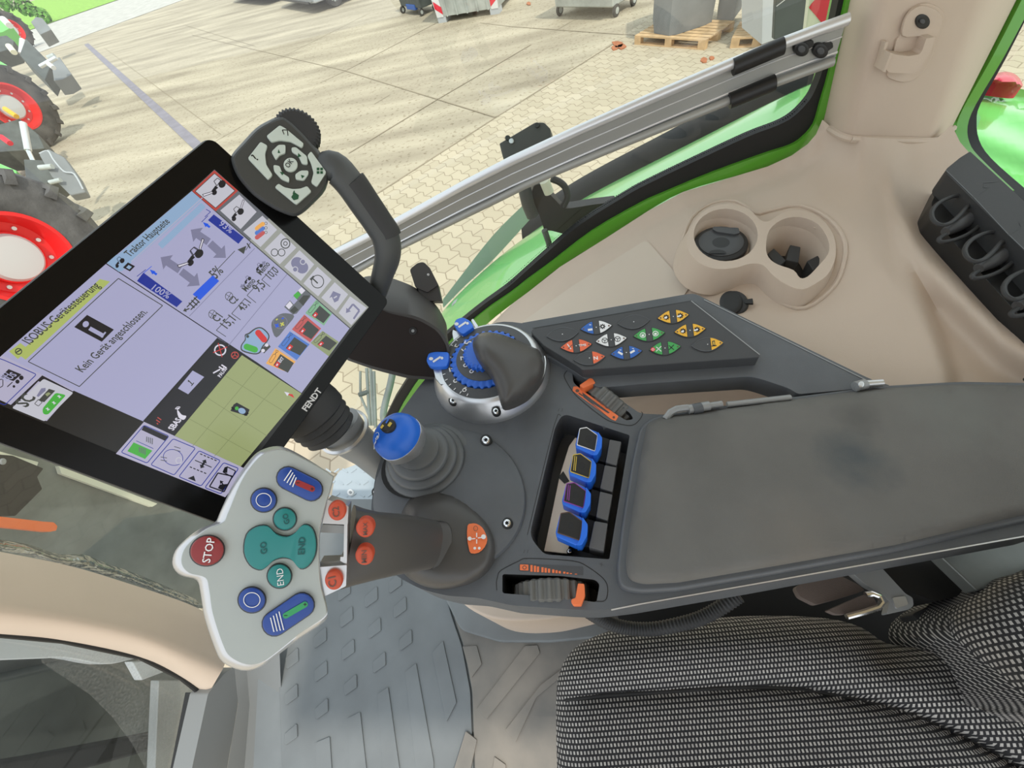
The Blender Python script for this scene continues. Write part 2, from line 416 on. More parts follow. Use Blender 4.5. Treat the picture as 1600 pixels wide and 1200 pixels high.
# round joystick cover
cov = ell(703, 783, 119, 113, 64)
b = B(); c0 = Z0.q(703, 783)
rings = []
for k, z in ((1, -.004), (1, .002), (.985, .005), (.9, .009), (.7, .013), (.4, .016), (.05, .017)):
    rings.append([np.array([c0[0]+(v[0]-c0[0])*k, c0[1]+(v[1]-c0[1])*k, z]) for v in [Z0.q(*p) for p in cov]])
b.loft(rings, 'shell'); b.build('joystick_cover', con)
def screw(P, x, y, r, parent):
    s = B(); s.disc(P, x, y, r*1.45, -.004, .0006, 'black', n=20); s.disc(P, x, y, r, -.003, .002, 'chrome', n=20)
    for a in range(3):
        t = math.radians(a*60+10); s.poly(P, line(x-r*.5*math.cos(t), y-r*.5*math.sin(t), x+r*.5*math.cos(t), y+r*.5*math.sin(t), r*.28), .0024, 'black')
    s.build('screw', parent)
for x, y, z in ((759, 687, .0105), (792, 817, .0105), (589, 769, .003)): screw(hz(z), x, y, 6.3, con)
# armrest pad, tray, hinges
pad_o = rd([(1011, 662), (1030, 653), (1200, 629), (1375, 607), (1500, 600), (1780, 606), (1770, 770), (1600, 804), (1400, 851), (1200, 886), (1060, 910), (1005, 913), (982, 906), (977, 880), (985, 820), (1000, 720)], [8, 10, 3, 3, 20, 40, 40, 3, 3, 3, 8, 12, 14, 12, 3, 3])
tray = rd([(1000, 668), (1020, 650), (1200, 624), (1375, 602), (1500, 595), (1790, 600), (1780, 785), (1600, 815), (1400, 860), (1200, 897), (1060, 921), (1000, 925), (968, 918), (964, 890), (972, 820), (988, 720)], [8, 12, 3, 3, 20, 40, 40, 3, 3, 3, 8, 14, 16, 12, 3, 3])
B().prism(hz(.010), tray, -.02, 0, 'shell', grow=.01).build('lid_tray', con, bevel=.003, seg=3)
def padz(x, y):
    A = np.array(pad_o); i = np.argmin((A[:, 0]-x)**2+(A[:, 1]-y)**2)
    dmin = 1e9
    for k in range(len(A)):
        a, c = A[k-1], A[k]; e = c-a; t = max(0, min(1, ((np.array([x, y])-a)@e)/max(e@e, 1e-9))); dmin = min(dmin, np.linalg.norm(a+e*t-np.array([x, y])))
    r = 16; d = min(dmin, r)/r
    z = .012+.014*math.sqrt(max(0, 1-(1-d)**2))+.004*min(dmin/120, 1)
    return Zp(x, y, z)
b = relief(pad_o, padz, 11, 'pad', skirt=.012); b.build('arm_pad', con, ang=80)
b = B()
pathline(hz(.0), b, [(955, 953), (1000, 944), (1200, 909), (1600, 838), (1700, 820)], 2.2, .0006, 'alu_light')
b.build('edge_trim', con, smooth=False)
h = B()
h.tube([Zp(1040, 655, .012), Zp(1048, 644, .016), Zp(1058, 639, .018), Zp(1075, 637, .018)], .0045, 'arm_grey', 10)
h.tube([Zp(1075, 640, .016), Zp(1108, 634, .016)], .006, 'arm_grey', 14); h.tube([Zp(1082, 640, .016), Zp(1096, 637, .016)], .0068, 'shell', 14)
h.tube([Zp(1108, 634, .016), Zp(1128, 631, .016)], .004, 'arm_grey', 12); h.tube([Zp(1136, 632, .014), Zp(1235, 621, .014)], .0035, 'arm_grey', 10)
h.build('lid_hinge', con)
h = B().tube([Zp(1336, 604, .016), Zp(1352, 600, .016)], .006, 'arm_grey', 14).tube([Zp(1352, 600, .016), Zp(1378, 598, .016)], .0045, 'silver', 14).disc(hz(.02), 1346, 600, 5, -.004, .004, 'silver'); h.build('lid_hinge', con)
# worn, bluish patch rubbed into the pad cover
def stain(m, pts):
    nt = m.node_tree; bs = nt.nodes['Principled BSDF']; src = bs.inputs['Base Color'].links[0].from_socket; N = nt.nodes.new; L = nt.links.new; tc = N('ShaderNodeTexCoord')
    for p, r, col, k in pts:
        nz_ = N('ShaderNodeTexNoise'); nz_.inputs['Scale'].default_value = 45; nz_.inputs['Detail'].default_value = 6; L(tc.outputs['Object'], nz_.inputs['Vector'])
        d = N('ShaderNodeVectorMath'); d.operation = 'DISTANCE'; L(tc.outputs['Object'], d.inputs[0]); d.inputs[1].default_value = tuple(p)
        a = N('ShaderNodeMath'); a.operation = 'MULTIPLY_ADD'; L(nz_.outputs['Fac'], a.inputs[0]); a.inputs[1].default_value = r*1.2; L(d.outputs['Value'], a.inputs[2])
        mr = N('ShaderNodeMapRange'); mr.inputs['From Min'].default_value = r*.6; mr.inputs['From Max'].default_value = r*1.8; mr.inputs['To Min'].default_value = k; mr.inputs['To Max'].default_value = 0; L(a.outputs[0], mr.inputs['Value'])
        mx = N('ShaderNodeMixRGB'); L(mr.outputs[0], mx.inputs[0]); L(src, mx.inputs[1]); mx.inputs[2].default_value = (*col, 1); src = mx.outputs[0]
    L(src, bs.inputs['Base Color'])
stain(MT['pad'], [(Zp(1325, 722, .02)-ORG[con.name], .036, (.055, .07, .08), .8), (Zp(1338, 660, .02)-ORG[con.name], .022, (.07, .07, .066), .6), (Zp(1480, 650, .02)-ORG[con.name], .05, (.16, .17, .155), .5), (Zp(1250, 850, .02)-ORG[con.name], .05, (.17, .15, .125), .5)])
# ---------------------------------------------------------------- keypad arm
arm_o = rd([(800, 507), (1072, 459.5), (1086, 458.5), (1362, 593), (1395, 603), (1247, 616), (1233, 607), (1195, 594), (1172, 588), (1000, 600), (935, 606), (896, 580), (860, 560), (815, 540)], [20, 8, 8, 20, 10, 6, 6, 10, 12, 3, 8, 5, 10, 20])
P1 = hz(.008)
B().prism(P1, arm_o, -.03, 0, 'shell').build('keypad_arm', con, bevel=.003, seg=3)
kp_o = rd([(829, 518), (834, 512), (1078, 470.5), (1085, 470.5), (1188, 554), (1186, 558), (910, 578), (902, 572), (850, 540)], [3, 4, 3, 3, 2, 2, 3, 4, 4])
P2 = hz(.025)
B().prism(P2, kp_o, -.018, 0, 'keypad').build('keypad_panel', con, bevel=.0012)
b = B(); pathline(P2, b, [(1080, 470), (1187, 554)], 1.4, .0003, 'arm_grey'); pathline(P2, b, [(832, 513), (1080, 470)], 1, .0003, 'black'); pathline(P1, b, [(1100, 468), (1360, 597)], 1.3, .0006, 'arm_grey')
b.build('panel_edge_line', con, smooth=False)
def vesica(cx, cy, a, bb, rot, side=0, gap=0, n=10):
    pts = []; r = math.radians(rot)
    f = lambda t: bb*(1-(t*t))
    rngs = (-1, 1) if side == 0 else ((-1, -gap) if side < 0 else (gap, 1))
    ts = [rngs[0]+(rngs[1]-rngs[0])*i/n for i in range(n+1)]
    up = [(a*t, -f(t)) for t in ts]; lo = [(a*t, f(t)) for t in reversed(ts)]
    for x, y in up+lo: pts.append((cx+x*math.cos(r)-y*math.sin(r), cy+x*math.sin(r)+y*math.cos(r)))
    out = []
    for p in pts:
        if not out or math.hypot(p[0]-out[-1][0], p[1]-out[-1][1]) > .3: out.append(p)
    if math.hypot(out[0][0]-out[-1][0], out[0][1]-out[-1][1]) < .3: out.pop()
    return out
keys = [(878.7, 522, None, None), (931.6, 511.3, 'blue_key', 'white'), (990.3, 502.7, None, None), (1052, 494.4, 'yellow_key', 'yellow_key'), (900.3, 540.3, 'orange_key', 'orange_key'), (955, 530.8, 'white', 'white'),
        (1014.3, 522.4, 'green_key', 'green_key'), (1078.2, 516, 'yellow_key', 'yellow_key'), (921, 559.3, None, 'orange_key'), (978.7, 550.7, 'blue_key', 'blue_key'), (1039.2, 543.8, 'green_key', 'green_key'), (1105.7, 537.9, None, 'yellow_key')]
def gear(b, P, x, y, r, h, m, m2):
    b.poly(P, ell(x, y, r*.72, r*.62, 14), h, m)
    for k in range(8): t = math.pi/4*k; b.poly(P, line(x+r*.5*math.cos(t), y+r*.45*math.sin(t), x+r*math.cos(t), y+r*.88*math.sin(t), r*.35), h, m)
    b.poly(P, ell(x, y, r*.34, r*.3, 10), h+.0001, m2)
for i, (x, y, l, r) in enumerate(keys):
    k = B(); rot = -7+i*.05
    k.prism(P2, vesica(x, y, 25.5, 11, rot), -.001, .0012, 'keypad')
    k.poly(P2, vesica(x, y, 24.8, 10.4, rot), .0013, 'keypad')
    dx, dy = math.cos(math.radians(rot)), math.sin(math.radians(rot))
    for s, c in ((-1, l), (1, r)):
        if not c: continue
        k.poly(P2, vesica(x, y, 25, 10.5, rot, s, .17), .0014, 'black'); k.poly(P2, inset(vesica(x, y, 25, 10.5, rot, s, .19), .8), .0016, c)
        k.poly(P2, ell(x+s*20*dx, y+s*20*dy, 1.5, 1.3, 10), .0018, 'brown')
        ix, iy = x+s*10*dx, y+s*10*dy
        if c == 'yellow_key' and l: gear(k, P2, ix+s*1, iy, 5, .0018, 'black', 'white'); k.poly(P2, line(ix-4, iy+1, ix, iy+1, 2.5), .00185, 'white')
        elif c == 'yellow_key': k.poly(P2, line(ix-4, iy+4, ix+4, iy+3, 1.5), .0018, 'black'); k.poly(P2, [(ix-2, iy+3), (ix+2, iy+3), (ix+1, iy-5), (ix-3, iy-4)], .0018, 'black'); k.poly(P2, [(ix-1, iy+2), (ix+1, iy+2), (ix+.3, iy-3), (ix-1.5, iy-3)], .0019, 'yellow')
        elif c == 'white' and l == 'white':
            o = ell(ix, iy, 5, 4.4, 16); ringline(P2, k, o, 1, .0018, 'black')
            for a in (90, 210, 330): k.poly(P2, line(ix, iy, ix+4.5*math.cos(math.radians(a)), iy+4*math.sin(math.radians(a)), 1), .0018, 'black')
        elif c == 'white': gear(k, P2, ix, iy, 4.5, .0018, 'black', 'white')
        elif c == 'green_key' and i == 6: k.poly(P2, ell(ix, iy, 4.8, 4.3, 16), .0018, 'white'); k.poly(P2, ell(ix, iy, 3.7, 3.2, 12), .0019, 'green_key'); k.poly(P2, [(ix-2, iy-1), (ix+2, iy-1.5), (ix+2, iy+2), (ix-2, iy+2.5)], .002, 'white')
        elif c == 'green_key':
            mm = 'black' if s > 0 else 'white_print'
            k.poly(P2, line(ix-4, iy-3, ix+4, iy+4, 1.3), .0018, mm); k.poly(P2, line(ix-4, iy+4, ix+4, iy-4, 1.3), .0018, mm)
            if s < 0: k.poly(P2, ell(x-19*dx, y-19*dy, 3.6, 3.2, 12), .0019, 'red_mark'); ringline(P2, k, ell(x-19*dx, y-19*dy, 2, 1.8, 10), .7, .002, 'white')
        elif c == 'blue_key': k.poly(P2, line(ix-4*s, iy+2, ix+3*s, iy-2 if i == 9 else iy+3, 3.2), .0018, 'white'); k.poly(P2, line(ix-1, iy-5, ix+2, iy-5, 1), .0018, 'white')
        elif c == 'orange_key' and i == 8: k.text(P2, 'N', (ix-3, iy+4), (ix+3.5, iy+3.4), .0018, 'white', .03)
        elif c == 'orange_key' and s > 0: k.text(P2, 'TMS', (ix-6, iy+2.6), (ix+6, iy+1.2), .0018, 'white', .02)
        elif c == 'orange_key': k.poly(P2, line(ix-4, iy-4, ix+2, iy+4, 1.6), .0018, 'white_print'); k.poly(P2, line(ix-3, iy+4, ix+4, iy-3, 1.2), .0018, 'brown')
    if not l and not r or not l: ringline(P2, k, vesica(x, y, 25.5, 11, rot), .8, .0016, 'shell')
    k.poly(P2, ell(x, y, .9, .8, 8), .0019, 'white_print')
    names = {None: 'unused blank', 'blue_key': 'blue', 'white': 'white', 'yellow_key': 'yellow', 'orange_key': 'orange', 'green_key': 'green'}
    k.build('lens_key', con, smooth=False, label=('%s and %s lens shaped key' % (names[l], names[r])) if l or r else 'blank lens shaped key')
# thumbwheels
b = B(); b.rib(Zp(858, 941, 0)+np.array([0, 0, -.036]), [0, 1, 0], .042, .023, 'wheel_grey', 26, .07)
o_ = b.build('thumbwheel', con)
b = B(); P3 = hz(.006); b.prism(P3, rd([(903, 911), (913, 912), (914, 930), (908, 946), (896, 946), (892, 940), (893, 936), (899, 934)], 2), -.012, .003, 'orange'); b.build('wheel_marker', con, bevel=.001, label='orange pointer on the lower thumbwheel')
d_ = Zp(985, 655, 0)-Zp(905, 590, 0); d_ /= np.linalg.norm(d_); ax_ = np.array([-d_[1], d_[0], 0])
ax_ = nrm(ax_ + np.array([0, 0, .35]))
cc = Zp(950, 620, 0)
b = B(); b.rib(cc+np.array([0, 0, -.036])-ax_*.002, ax_, .045, .022, 'wheel_grey', 26, .07); b.build('thumbwheel', con)
b = B(); b.prism(hz(.008), rd(C([(300, 210), (410, 135), (440, 140), (470, 185), (340, 245)], 6.667, 860, 570), 2), -.012, .002, 'orange'); b.build('wheel_marker', con, bevel=.001, label='orange pointer on the upper thumbwheel')
b = B(); q = lambda L: C(L, 8, 770, 860)
b.poly(Z0, rd(q([(325, 165), (1130, 200), (1130, 310), (325, 255)]), 2), .0003, 'shell_dark')
b.poly(Z0, rd(q([(340, 175), (445, 178), (445, 252), (340, 248)]), 1), .0005, 'orange'); b.poly(Z0, ell(819.5, 886.7, 3.5, 3.2, 12), .0007, 'brown'); b.poly(Z0, ell(819.5, 886.7, 2.2, 2, 12), .0008, 'orange')
for i, x in enumerate([485, 528, 566, 622, 662, 704, 757, 798, 838, 895, 935, 978, 1040]):
    hh = max(4, 42-i*3.3); cyc = 224+i*6; b.poly(Z0, q([(x-15, cyc-hh), (x+13, cyc-hh), (x+13, cyc+hh), (x-15, cyc+hh)]), .0005, 'orange')
b.build('wheel_scale', con, smooth=False, label='orange stepped scale sticker')
b = B(); q = lambda L: C(L, 6.667, 860, 570)
b.poly(Z0, rd(q([(240, 225), (280, 225), (710, 535), (680, 585), (640, 570), (230, 270)]), 1.5), .0003, 'orange'); b.poly(Z0, q([(330, 285), (620, 500), (600, 505), (345, 340)]), .0005, 'shell_dark')
b.poly(Z0, q([(340, 335), (560, 510), (620, 560), (345, 320)]), .0006, 'shell_dark'); b.poly(Z0, ell(902, 610.5, 3, 2.6, 10), .0006, 'brown'); b.poly(Z0, ell(959, 652, 2, 2, 10), .0006, 'brown'); b.poly(Z0, q([(300, 290), (345, 320), (335, 330), (290, 300)]), .0007, 'brown')
b.build('wheel_scale', con, smooth=False, label='orange wedge scale sticker')
# plate under the levers, sunlight painted into its pale colour
b = B().prism(hz(-.03), rd([(899, 683), (889, 697), (874, 745), (850, 861), (886, 865), (905, 800), (925, 700)], 2), -.004, 0, 'sunlit_beige'); b.build('lever_plate', con, bevel=.0006)
b = B().poly(hz(-.03), [(880, 736), (890, 752), (882, 756), (872, 746)], .0005, 'black'); b.build('plate_slot', con, smooth=False)
screw(hz(-.028), 890, 861, 3.2, con)
# ---------------------------------------------------------------- finger levers
lev = [(0, 0, 1.0, 'white', 'pale grey'), (-10.5, 41, 1.03, 'yellow', 'yellow'), (-21, 86, 1.08, 'purple', 'purple'), (-31, 132, 1.2, 'brown', 'dark brown')]
pos = ['topmost in the recess', 'second in the recess', 'third in the recess', 'bottom of the recess row']
for i, (dx, dy, sc, fr, word) in enumerate(lev):
    ox, oy = 899+dx, 667+dy
    T = lambda L: [(ox+(x-899)*sc, oy+(y-667)*sc) for x, y in L]
    t = thing('finger_lever', Zp(ox+20, oy+20, -.05), 'blue finger lever with %s outlined cap, %s' % (word, pos[i]), 'lever', 'blue finger levers in the console recess')
    PL = hz(.012); body = rd(T([(899, 694), (905, 670), (915, 667), (934, 675), (934, 711), (925, 711), (900, 700)]), 2)
    B().prism(PL, body, -.018, 0, 'blue_lever').build('lever_body', t, bevel=.0015)
    B().prism(hz(.014), rd(T([(934, 674), (941, 684), (940, 699), (933, 711), (926, 711), (931, 702), (933, 690)]), 2), -.022, .002, 'blue_lever').build('side_grip', t, bevel=.001)
    win = rd(T([(901, 695), (905.5, 669), (917, 667), (934.5, 680), (930, 705)]), 1.5); w = B()
    w.prism(PL, win, -.001, .0012, fr); w.prism(PL, inset(win, 1.6 if i == 3 else 1.4), .0005, .0016, 'black'); w.poly(PL, ell(ox+20*sc, oy+19*sc, 5, 6, 16), .00175, 'black_matte')
    if i in (1, 2): w.poly(PL, line(*T([(908.5, 671), (906.5, 693)])[0], *T([(908.5, 671), (906.5, 693)])[1], 1), .0018, fr); w.poly(PL, line(*T([(911, 672), (909, 694)])[0], *T([(911, 672), (909, 694)])[1], 1), .0018, fr)
    w.build('cap', t, bevel=.0003, label='black cap with a %s outline' % word)
    Bk = [(610, 345), (685, 360), (655, 510), (585, 490)], [(580, 505), (655, 520), (630, 675), (550, 650)], [(550, 670), (630, 690), (600, 855), (525, 830)], [(515, 855), (600, 870), (575, 1045), (480, 1020)]
    bp = C(Bk[i], 4, 800, 600); B().prism(hz(.004), rd(bp, 2), -.03, 0, 'block_grey').build('slider_block', t, bevel=.001)
    m0 = [bp[0], bp[3], (bp[3][0]-13, bp[3][1]-4), (bp[0][0]-13, bp[0][1]-4)]; B().prism(hz(-.006), m0, -.03, 0, 'black_matte').build('slider_boot', t, bevel=.001)
# ---------------------------------------------------------------- selector dial
dial = thing('selector_dial', Zp(768, 583, 0), 'round silver selector dial with dark palm hood and blue ribbed wheels', 'dial')
cD = Zp(768, 583, .0); R = (Zp(857, 583, 0)[0]-Zp(679, 583, 0)[0])/2
b = B(); b.lathe(cD, [0, 0, 1], [(1.0*R, -.002), (1.0*R, .003), (.985*R, .008), (.85*R, .028), (.80*R, .0325), (.76*R, .0325)], 'silver', 72); b.build('base_ring', dial, ang=50)
b = B(); b.lathe(cD, [0, 0, 1], [(.765*R, .012), (.765*R, .0330), (.60*R, .0350), (.59*R, .020)], 'shell_dark', 64); b.build('number_ring', dial)
PD = hz(.0235)
b = B(); b.rib(cD+np.array([0, 0, .02]), [0, 0, 1], .605*R, .0195, 'rib_blue', 32, .06, .15); b.build('ribbed_wheel', dial)
b = B(); b.lathe(cD, [0, 0, 1], [(.49*R, .03), (.49*R, .0405), (.33*R, .043), (.32*R, .03)], 'shell_dark', 64); b.build('inner_number_ring', dial)
b = B(); b.rib(cD+np.array([0, 0, .03]), [0, 0, 1], .35*R, .023, 'rib_blue', 26, .07, .12); b.build('ribbed_wheel', dial)
q = lambda L: C(L, 6.314, 660, 480)
def dtext(P, b, s, x, y, ang, size=9):
    a = math.radians(ang); x, y = q([(x, y)])[0]; k = size*.36*len(s)
    b.text(P, s, (x-k*math.cos(a)-size*.35*math.sin(a)*-1, y+k*math.sin(a)+size*.35*math.cos(a)), (x+k*math.cos(a)+size*.35*math.sin(a), y-k*math.sin(a)+size*.35*math.cos(a)), .0006, 'white_print')
b = B()
for s, x, y, a in (('5', 375, 380, 60), ('6', 330, 487, 85), ('7', 325, 597, 105), ('8', 362, 707, 125), ('9', 443, 795, 145)): dtext(hz(.0342), b, s, x, y, a, 9)
for s, x, y, a in (('5', 470, 348, 60), ('6', 440, 415, 75), ('7', 438, 487, 100), ('8', 463, 555, 125), ('9', 512, 612, 150)): dtext(hz(.0425), b, s, x, y, a, 9)
for k in range(14):
    t = math.radians(118+k*10); b.add([cD+np.array([math.cos(t+e)*R*rr, math.sin(t+e)*R*rr, .0344]) for rr, e in ((.755, -.01), (.755, .01), (.71, .01), (.71, -.01))], [(0, 1, 2, 3)], 'white_print')
b.build('scale_numbers', dial, smooth=False)
hood_o = cr(q([(500, 330), (560, 265), (650, 245), (780, 268), (900, 310), (1090, 390), (1160, 440), (1200, 560), (1180, 680), (1100, 800), (990, 900), (800, 970), (750, 870), (700, 720), (640, 620), (560, 530), (505, 430)]), 4)
HA = np.array(hood_o)
def pdist(x, y, A, closed=True):
    d = 1e9
    for k in range(0 if closed else 1, len(A)):
        a, c = A[k-1], A[k]; e = c-a; t = max(0, min(1, ((np.array([x, y])-a)@e)/max(e@e, 1e-9))); d = min(d, np.linalg.norm(a+e*t-np.array([x, y])))
    return d
def hoodz(x, y):
    d = pdist(x, y, HA); s = min(d/34, 1); base = .030+.032*max(0, min(1, (835-x)/80))
    return Zp(x, y, base+.026*math.sqrt(max(0, 1-(1-s)**2)))
relief(hood_o, hoodz, 5, 'grip', skirt=.012).build('palm_hood', dial, ang=80)
b = B(); pathline(hz(.024), b, cr(q([(1205, 480), (1215, 560), (1190, 680), (1110, 800), (1000, 905), (800, 1000), (790, 970)]), 4, False), 1.6, .001, 'alu_light')
b.build('hood_seam', dial, smooth=False)
for L in ([(35, 520), (60, 450), (110, 435), (260, 440), (262, 520), (240, 585), (110, 590), (60, 575)], [(305, 170), (330, 115), (400, 95), (470, 130), (510, 190), (400, 270), (340, 230)]):
    pts = rd(q(L), 4); B().prism(hz(.040), pts, -.008, 0, 'blue_lever').build('blue_paddle', dial, bevel=.0015)
    c = np.mean(np.array(pts), 0); k = B()
    k.poly(hz(.040), line(c[0]-6, c[1]+4, c[0]+6, c[1]-4, 3), .0004, 'white'); k.poly(hz(.040), ell(c[0]-9, c[1]-1, 3.4, 2.6, 12), .0004, 'white'); k.poly(hz(.040), ell(c[0]+8, c[1]-2, 2.2, 2.2, 12), .0004, 'white'); k.build('paddle_icon', dial, smooth=False)
b = B()
for L in ([(148, 395), (200, 400), (275, 405), (262, 440), (200, 425), (150, 415)], [(105, 600), (250, 588), (300, 620), (250, 760), (180, 760), (130, 700)], [(300, 220), (385, 262), (380, 290), (310, 340), (295, 260)], [(480, 125), (500, 112), (550, 185), (530, 215)]):
    B().prism(hz(.032), rd(q(L), 1.5), -.02, 0, 'silver').build('paddle_bracket', dial, bevel=.001)
b = B().poly(hz(.012), q([(150, 740), (135, 780), (165, 785)]), .0016, 'black'); b.build('index_mark', dial, smooth=False)
for x, y in ((300, 915), (725, 1020)):
    px, py = q([(x, y)])[0]; screw(hz(.024), px, py, 5, dial)
# ---------------------------------------------------------------- blue cross-gate joystick
bj = thing('blue_joystick', Zp(668, 724, 0), 'short joystick with a round blue knob on a ribbed grey rubber bellows', 'joystick')
top = Zp(650, 700, .058); base = Zp(666, 722, .010); axk = nrm(top-base)
b = B(); rings = []
prof = [(0, 1.12), (.02, 1.16), (.05, 1.1), (.07, .98), (.18, 1.02), (.26, .98), (.28, .84), (.42, .88), (.5, .83), (.53, .68), (.68, .72), (.76, .66), (.8, .50), (.95, .52), (1.0, .42)]
for t, k in prof:
    c = base+(top-base)*t; n = nrm(np.array([0, 0, 1])*(1-t)+axk*t); u = nrm(np.cross(n, [0, 1, 0])); w = np.cross(n, u); r = .050*k
    rings.append([c+u*r*1.03*math.cos(2*math.pi*j/36)+w*r*math.sin(2*math.pi*j/36) for j in range(36)])
b.loft(rings, 'gaiter'); b.build('bellows', bj, ang=70)
b = B(); b.poly(hz(.019), ell(657, 728, 64, 48, 40, -25), 0, 'black_matte'); b.build('bellows_shade', bj, smooth=False)  # flat black ellipse painted as the shaded gap around the bellows
kc = Zp(624, 684, .085); ka = nrm(Zp(607, 668, .118)-Zp(655, 706, .06)+np.array([0, 0, .01])); r = .030
b = B(); b.lathe(kc-ka*.026, ka, [(.012, -.012), (.014, 0), (.022, .006), (.028, .014), (.0285, .026), (.027, .027)], 'silver', 40); b.build('collar', bj, ang=50)
b = B(); b.lathe(kc-ka*.006, ka, [(.025, .002), (.0280, .004), (.0283, .009), (.0275, .015), (.0243, .022), (.0175, .027), (.009, .0295), (.0001, .030)], 'blue_knob', 40); b.build('knob', bj, ang=60)
lo = kc-ka*.006
def onknob(px, py, rr):
    v = ray(px, py); o = EYE-(lo+ka*0); # ellipsoid approx: sphere
    c = lo+ka*.003; R_ = .0275; o = EYE-c; A_ = v@v; B_ = 2*o@v; C_ = o@o-R_*R_; D_ = max(B_*B_-4*A_*C_, 0); t = (-B_-math.sqrt(D_))/(2*A_); p = EYE+v*t; return p, nrm(p-c)
p, n = onknob(605, 664, 0); PK = Pl(p+n*.0008, n); b = B()
b.disc(PK, 605, 664, 12.5, -.004, .0008, 'black', rpy=9, rot=-35); b.poly(PK, line(595, 669, 599, 664, 3.4), .0012, 'yellow'); b.poly(PK, line(607, 666, 611, 660, 4.5), .0012, 'yellow'); b.poly(PK, line(603, 661, 607, 655, 2.5), .0012, 'blue_lever'); b.build('knob_symbol', bj, smooth=False)
p, n = onknob(589, 680, 0); PK = Pl(p+n*.0008, n); b = B(); ringline(PK, b, ell(589, 681, 3.3, 6, 18, 10), 1, .001, 'white'); b.text(PK, '3', (591, 683), (589.5, 678), .001, 'white'); b.build('knob_mark', bj, smooth=False)
# ---------------------------------------------------------------- multifunction joystick
mj = thing('multifunction_joystick', Zp(700, 848, 0), 'large joystick with silver grey button head and dark grey shaft', 'joystick')
q6 = lambda L: C(L, 3.75, 540, 640)
hub_o = cr(q6([(330, 600), (380, 520), (480, 478), (600, 490), (720, 560), (820, 660), (865, 760), (860, 860), (800, 950), (700, 1010), (560, 1040), (440, 1025), (350, 970), (300, 880), (290, 740)]), 3)
HB = np.array(hub_o)
def hubz(x, y):
    d = pdist(x, y, HB); s = min(d/14, 1); return Zp(x, y, .014+.007*math.sqrt(max(0, 1-(1-s)**2))+.009*(1-math.exp(-max(0, d-8)/45))+.012*max(0, min(1, (735-x)/90))*min(d/20, 1))
relief(hub_o, hubz, 7, 'grip', skirt=.014).build('hub', mj, ang=80)
st = [(543, 853, 62, .342, .55), (560, 853, 57, .346, .55), (585, 852, 51, .357, .62), (622, 850, 47, .378, .70), (648, 850, 43, .398, .75), (668, 850, 39, .418, .8), (682, 851, 38, .440, .8), (688, 852, 44, .465, .8)]
rings = []
pc = [D(x, y, d) for x, y, h, d, s in st]
for i, (x, y, h_, d, s_) in enumerate(st):
    t = nrm(pc[min(i+1, len(pc)-1)]-pc[max(i-1, 0)]); v = D(x, y-h_, d)-D(x, y+h_, d); v = v/2; v = v-t*(v@t); n = nrm(np.cross(v, t)); 
    if n[2] < 0: n = -n
    L = np.linalg.norm(v); e = 4 if i < 3 else 2.6; ring = []
    for j in range(32):
        a = 2*math.pi*j/32; cs, sn = math.cos(a), math.sin(a)
        ring.append(pc[i]+v*np.sign(cs)*abs(cs)**(2/e)+n*L*s_*np.sign(sn)*abs(sn)**(2/e)*.85)
    rings.append(ring)
B().loft(rings, 'grip').build('shaft', mj, ang=40)
PH = dp(400, 870, .30, (.25, .05, 1))
q7 = lambda L: C(L, 3.157, 250, 680)
head = q7([(630, 65), (560, 55), (480, 85), (420, 150), (360, 240), (300, 370), (270, 430), (200, 460), (130, 510), (75, 570), (62, 640), (100, 690), (180, 715), (200, 780), (220, 900), (270, 1050), (310, 1120), (400, 1160), (480, 1150), (560, 1100), (680, 1010), (810, 920), (825, 870), (800, 760), (790, 620), (790, 490), (820, 350), (855, 220), (845, 195), (740, 125)])
hs = cr(head, 4)
def shift(L):
    o = []
    for x, y in L:
        w = max(0, min(1, (470-x)/120)); wy = max(0, (y-900)/150); tw = max(0, min(1, (740-y)/40))
        o.append((x+9*w+1, y-3.5*wy-2+tw*4.5))
    return o
b = B(); r0 = [PH.q(*p, -.030) for p in inset(shift(hs), 6)]; 
rg = [[PH.q(*p, h) for p in L] for L, h in ((inset(hs, 14), -.034), (inset(hs, 3), -.026), (hs, -.014), (inset(hs, 1.2), -.007), (shift(inset(hs, 2)), -.0015))]
b.loft(rg, 'stick_rim', True, True); b.build('head_rim', mj, ang=60)
face = shift(inset(hs, 3.4)); b = B().prism(PH, face, -.004, 0, 'stick'); b.build('head_face', mj, bevel=.0012, seg=3)
def btn(outl, m, h=.0035, name='button', gap=1.8, extra=None, label=None):
    k = B(); c = np.mean(np.array(outl), 0); k.prism(PH, [tuple(c+(np.asarray(p)-c)*(1+gap/max(8, np.linalg.norm(np.asarray(p)-c)))) for p in outl], -.001, .0004, 'shell_dark')
    o = k
    k2 = B(); top = [PH.q(*p, h) for p in inset(outl, 2.2)]; rings = [[PH.q(*p, 0) for p in outl], [PH.q(*p, h*.55) for p in outl], [PH.q(*p, h*.9) for p in inset(outl, .9)], top]
    k2.loft(rings, m, True, True)
    if extra: extra(k2)
    k2.add(o.v, o.f, 'shell_dark'); k2.build(name, mj, ang=40, label=label)
H1 = .0040
def T(s, a, c, m, bold=0): return lambda k: k.text(PH, s, q7([a])[0], q7([c])[0], H1, m, bold)
btn(ell(323.6, 860.5, 26.5, 23, 32, -15), 'red_btn', name='stop_button', extra=T('STOP', (246, 630), (272, 508), 'white', .01), label='dark red round STOP button')
for x, y, r_ in ((412, 781.5, 19.5), (393.5, 937.5, 21)): btn(ell(x, y, r_, r_*.93, 30), 'blue', extra=lambda k, x=x, y=y, r_=r_: ringline(PH, k, ell(x, y, r_*.64, r_*.58, 30), 1.3, H1, 'white_print'), name='round_button', label='round blue button with a white ring')
btn(ell(445, 811, 17.5, 17, 28), 'teal', name='go_button', extra=T('GO', (640, 436), (628, 385), 'teal_dark', .015), label='small round teal GO button')
